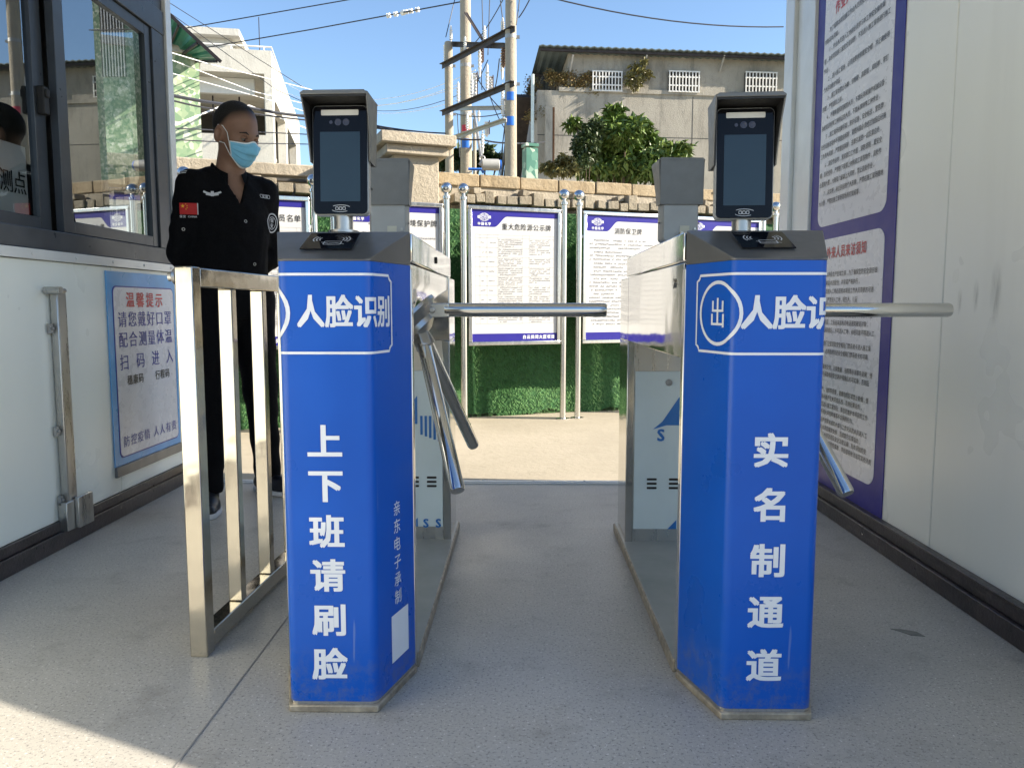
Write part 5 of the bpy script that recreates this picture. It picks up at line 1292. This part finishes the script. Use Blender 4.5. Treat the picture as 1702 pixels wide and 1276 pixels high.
ple = np.array([.0065 + .0032 * ((v * 4.2 + .3) % 1) * (1 - abs(u) ** 4) + .006 * math.exp(-(u / .5) ** 2) * math.sin(math.pi * min(1, v * 1.1)) for u, v in par])
PM = HC + (c0 + dirs * (tr_ + ple)[:, None]) @ HR.T
mk = MB(); mk.v = [tuple(p) for p in PM]
for j in range(nv - 1):
    for i in range(nu - 1):
        mk.f.append((j * nu + i, j * nu + i + 1, (j + 1) * nu + i + 1, (j + 1) * nu + i)); mk.m.append(1 if (j < 2 or j > nv - 5 or i in (0, nu - 2)) else 0)
mko = mk.build('face_mask', [M['mask'], M['mask_white']], gd, smooth=60, fix=False)
so_ = mko.modifiers.new('solid', 'SOLIDIFY'); so_.thickness = .0015
lp_ = MB()
for s_ in (-1, 1):
    i = 0 if s_ < 0 else nu - 1; top_c, bot_c = PM[i], PM[(nv - 1) * nu + i]
    lp_.tube([tuple(top_c), hw((s_ * .074, -.03, .000)), hw((s_ * .080, -.004, .020)), hw((s_ * .083, .022, .018))], .0016, 6)
    lp_.tube([tuple(bot_c), hw((s_ * .073, -.025, -.045)), hw((s_ * .080, .0, -.045)), hw((s_ * .083, .018, -.035))], .0016, 6)
lp_.build('ear_loop', M['mask_white'], mko)
# badges laid on the shirt where the photograph shows them
dg = bpy.context.evaluated_depsgraph_get(); bpy.context.view_layer.update()
gm = Matrix.Translation((gx, gy, 0)) @ Matrix.Rotation(PY, 4, 'Z'); gi = gm.inverted()
tree = BVHTree.FromPolygons([v.co for v in shirt.data.vertices], [p.vertices[:] for p in shirt.data.polygons])
def badge(name, px, py, m2list, mats, lift=.004):
    o = gi @ CAMP; d = (gi.to_3x3() @ ray(px, py)).normalized(); hit, nrm, _, _ = tree.ray_cast(o, d)
    if hit is None: print('badge missed', name); return
    if nrm.dot(d) > 0: nrm = -nrm
    nrm = (nrm * .5 - d * .5).normalized()
    up = Vector((0, 0, 1)); ux = up.cross(nrm).normalized(); uz = nrm.cross(ux)
    ob = MB()
    for k, m2 in enumerate(m2list):
        vs = []
        for p in m2.v:
            q = hit + ux * p[0] + uz * p[1]; h2, n2, _, _ = tree.ray_cast(q + nrm * .06, -nrm, .2)
            vs.append((h2 if h2 is not None else q) + nrm * (lift + .0006 * k + p[2]))
        ob.add(vs, m2.f, k)
    return ob.build(name, mats, shirt, smooth=0, fix=False)
def quad(m2, x0, z0, x1, z1, nx=6, nz=4):
    m2.add([(x0 + (x1 - x0) * i / nx, z0 + (z1 - z0) * j / nz, 0) for j in range(nz + 1) for i in range(nx + 1)], [(j * (nx + 1) + i, j * (nx + 1) + i + 1, (j + 1) * (nx + 1) + i + 1, (j + 1) * (nx + 1) + i) for j in range(nz) for i in range(nx)])
def star(m2, cx, cz, r_, rot=0):
    pts = [(cx + (r_ if k % 2 == 0 else r_ * .4) * math.sin(R(36 * k + rot)), cz + (r_ if k % 2 == 0 else r_ * .4) * math.cos(R(36 * k + rot)), 0) for k in range(10)]
    m2.add([(cx, cz, 0)] + pts, [(0, k + 1, (k + 1) % 10 + 1) for k in range(10)])
r1 = MB(); quad(r1, -.036, -.024, .036, .024)
y1_ = MB(); star(y1_, -.022, .011, .009)
for dx, dz in ((-.009, .019), (-.004, .012), (-.004, .004), (-.009, -.002)): star(y1_, dx, dz, .0032, 20)
w1 = MB(); text(w1, '保安', fl2, -.024, -.033, .012, .012, .02, 'c', .014); text(w1, 'CHINA', fl2, .016, -.033, .012, .010, .02, 'c'); quad(w1, .037, -.024, .041, .024, 1, 4)
badge('flag_patch', 313, 347, [r1, y1_, w1], [M['patch_red'], M['patch_yellow'], M['thread']])
w1 = MB(); strip2d(w1, [(-.036, .008), (-.022, .002), (-.006, -.002), (.006, -.002), (.022, .002), (.036, .008)], .008); strip2d(w1, [(-.026, -.004), (0, -.009), (.026, -.004)], .005); quad(w1, -.006, -.012, .006, .010, 2, 2); badge('wing_badge', 353, 322, [w1], [M['thread']])
w1 = MB(); strip2d(w1, rrect(-.024, -.007, .024, .007, .003, 3), .002, True); text(w1, '安保', fl2, 0, 0, .013, .013, .02, 'c', .016); badge('name_tag', 440, 327, [w1], [M['thread']])
w1 = MB(); ellipse(w1, 0, 0, .036, .042, .006); ellipse(w1, 0, 0, .024, .028, .003); text(w1, '保', fl2, 0, .012, .022, .022, .02, 'c'); text(w1, '安', fl2, 0, -.012, .022, .022, .02, 'c')
badge('arm_badge', 451, 371, [w1], [M['thread']])
w1 = MB(); quad(w1, -.02, .003, .02, .008); quad(w1, -.022, -.007, .018, -.002); badge('shoulder_stripe', 303, 287, [w1], [M['thread']])
for px_, py_ in ((408, 368), (423, 439), (305, 381)):
    w1 = MB(); ellipse(w1, 0, 0, .0055, .0055, .003); badge('button', px_, py_, [w1], [M['galv']])
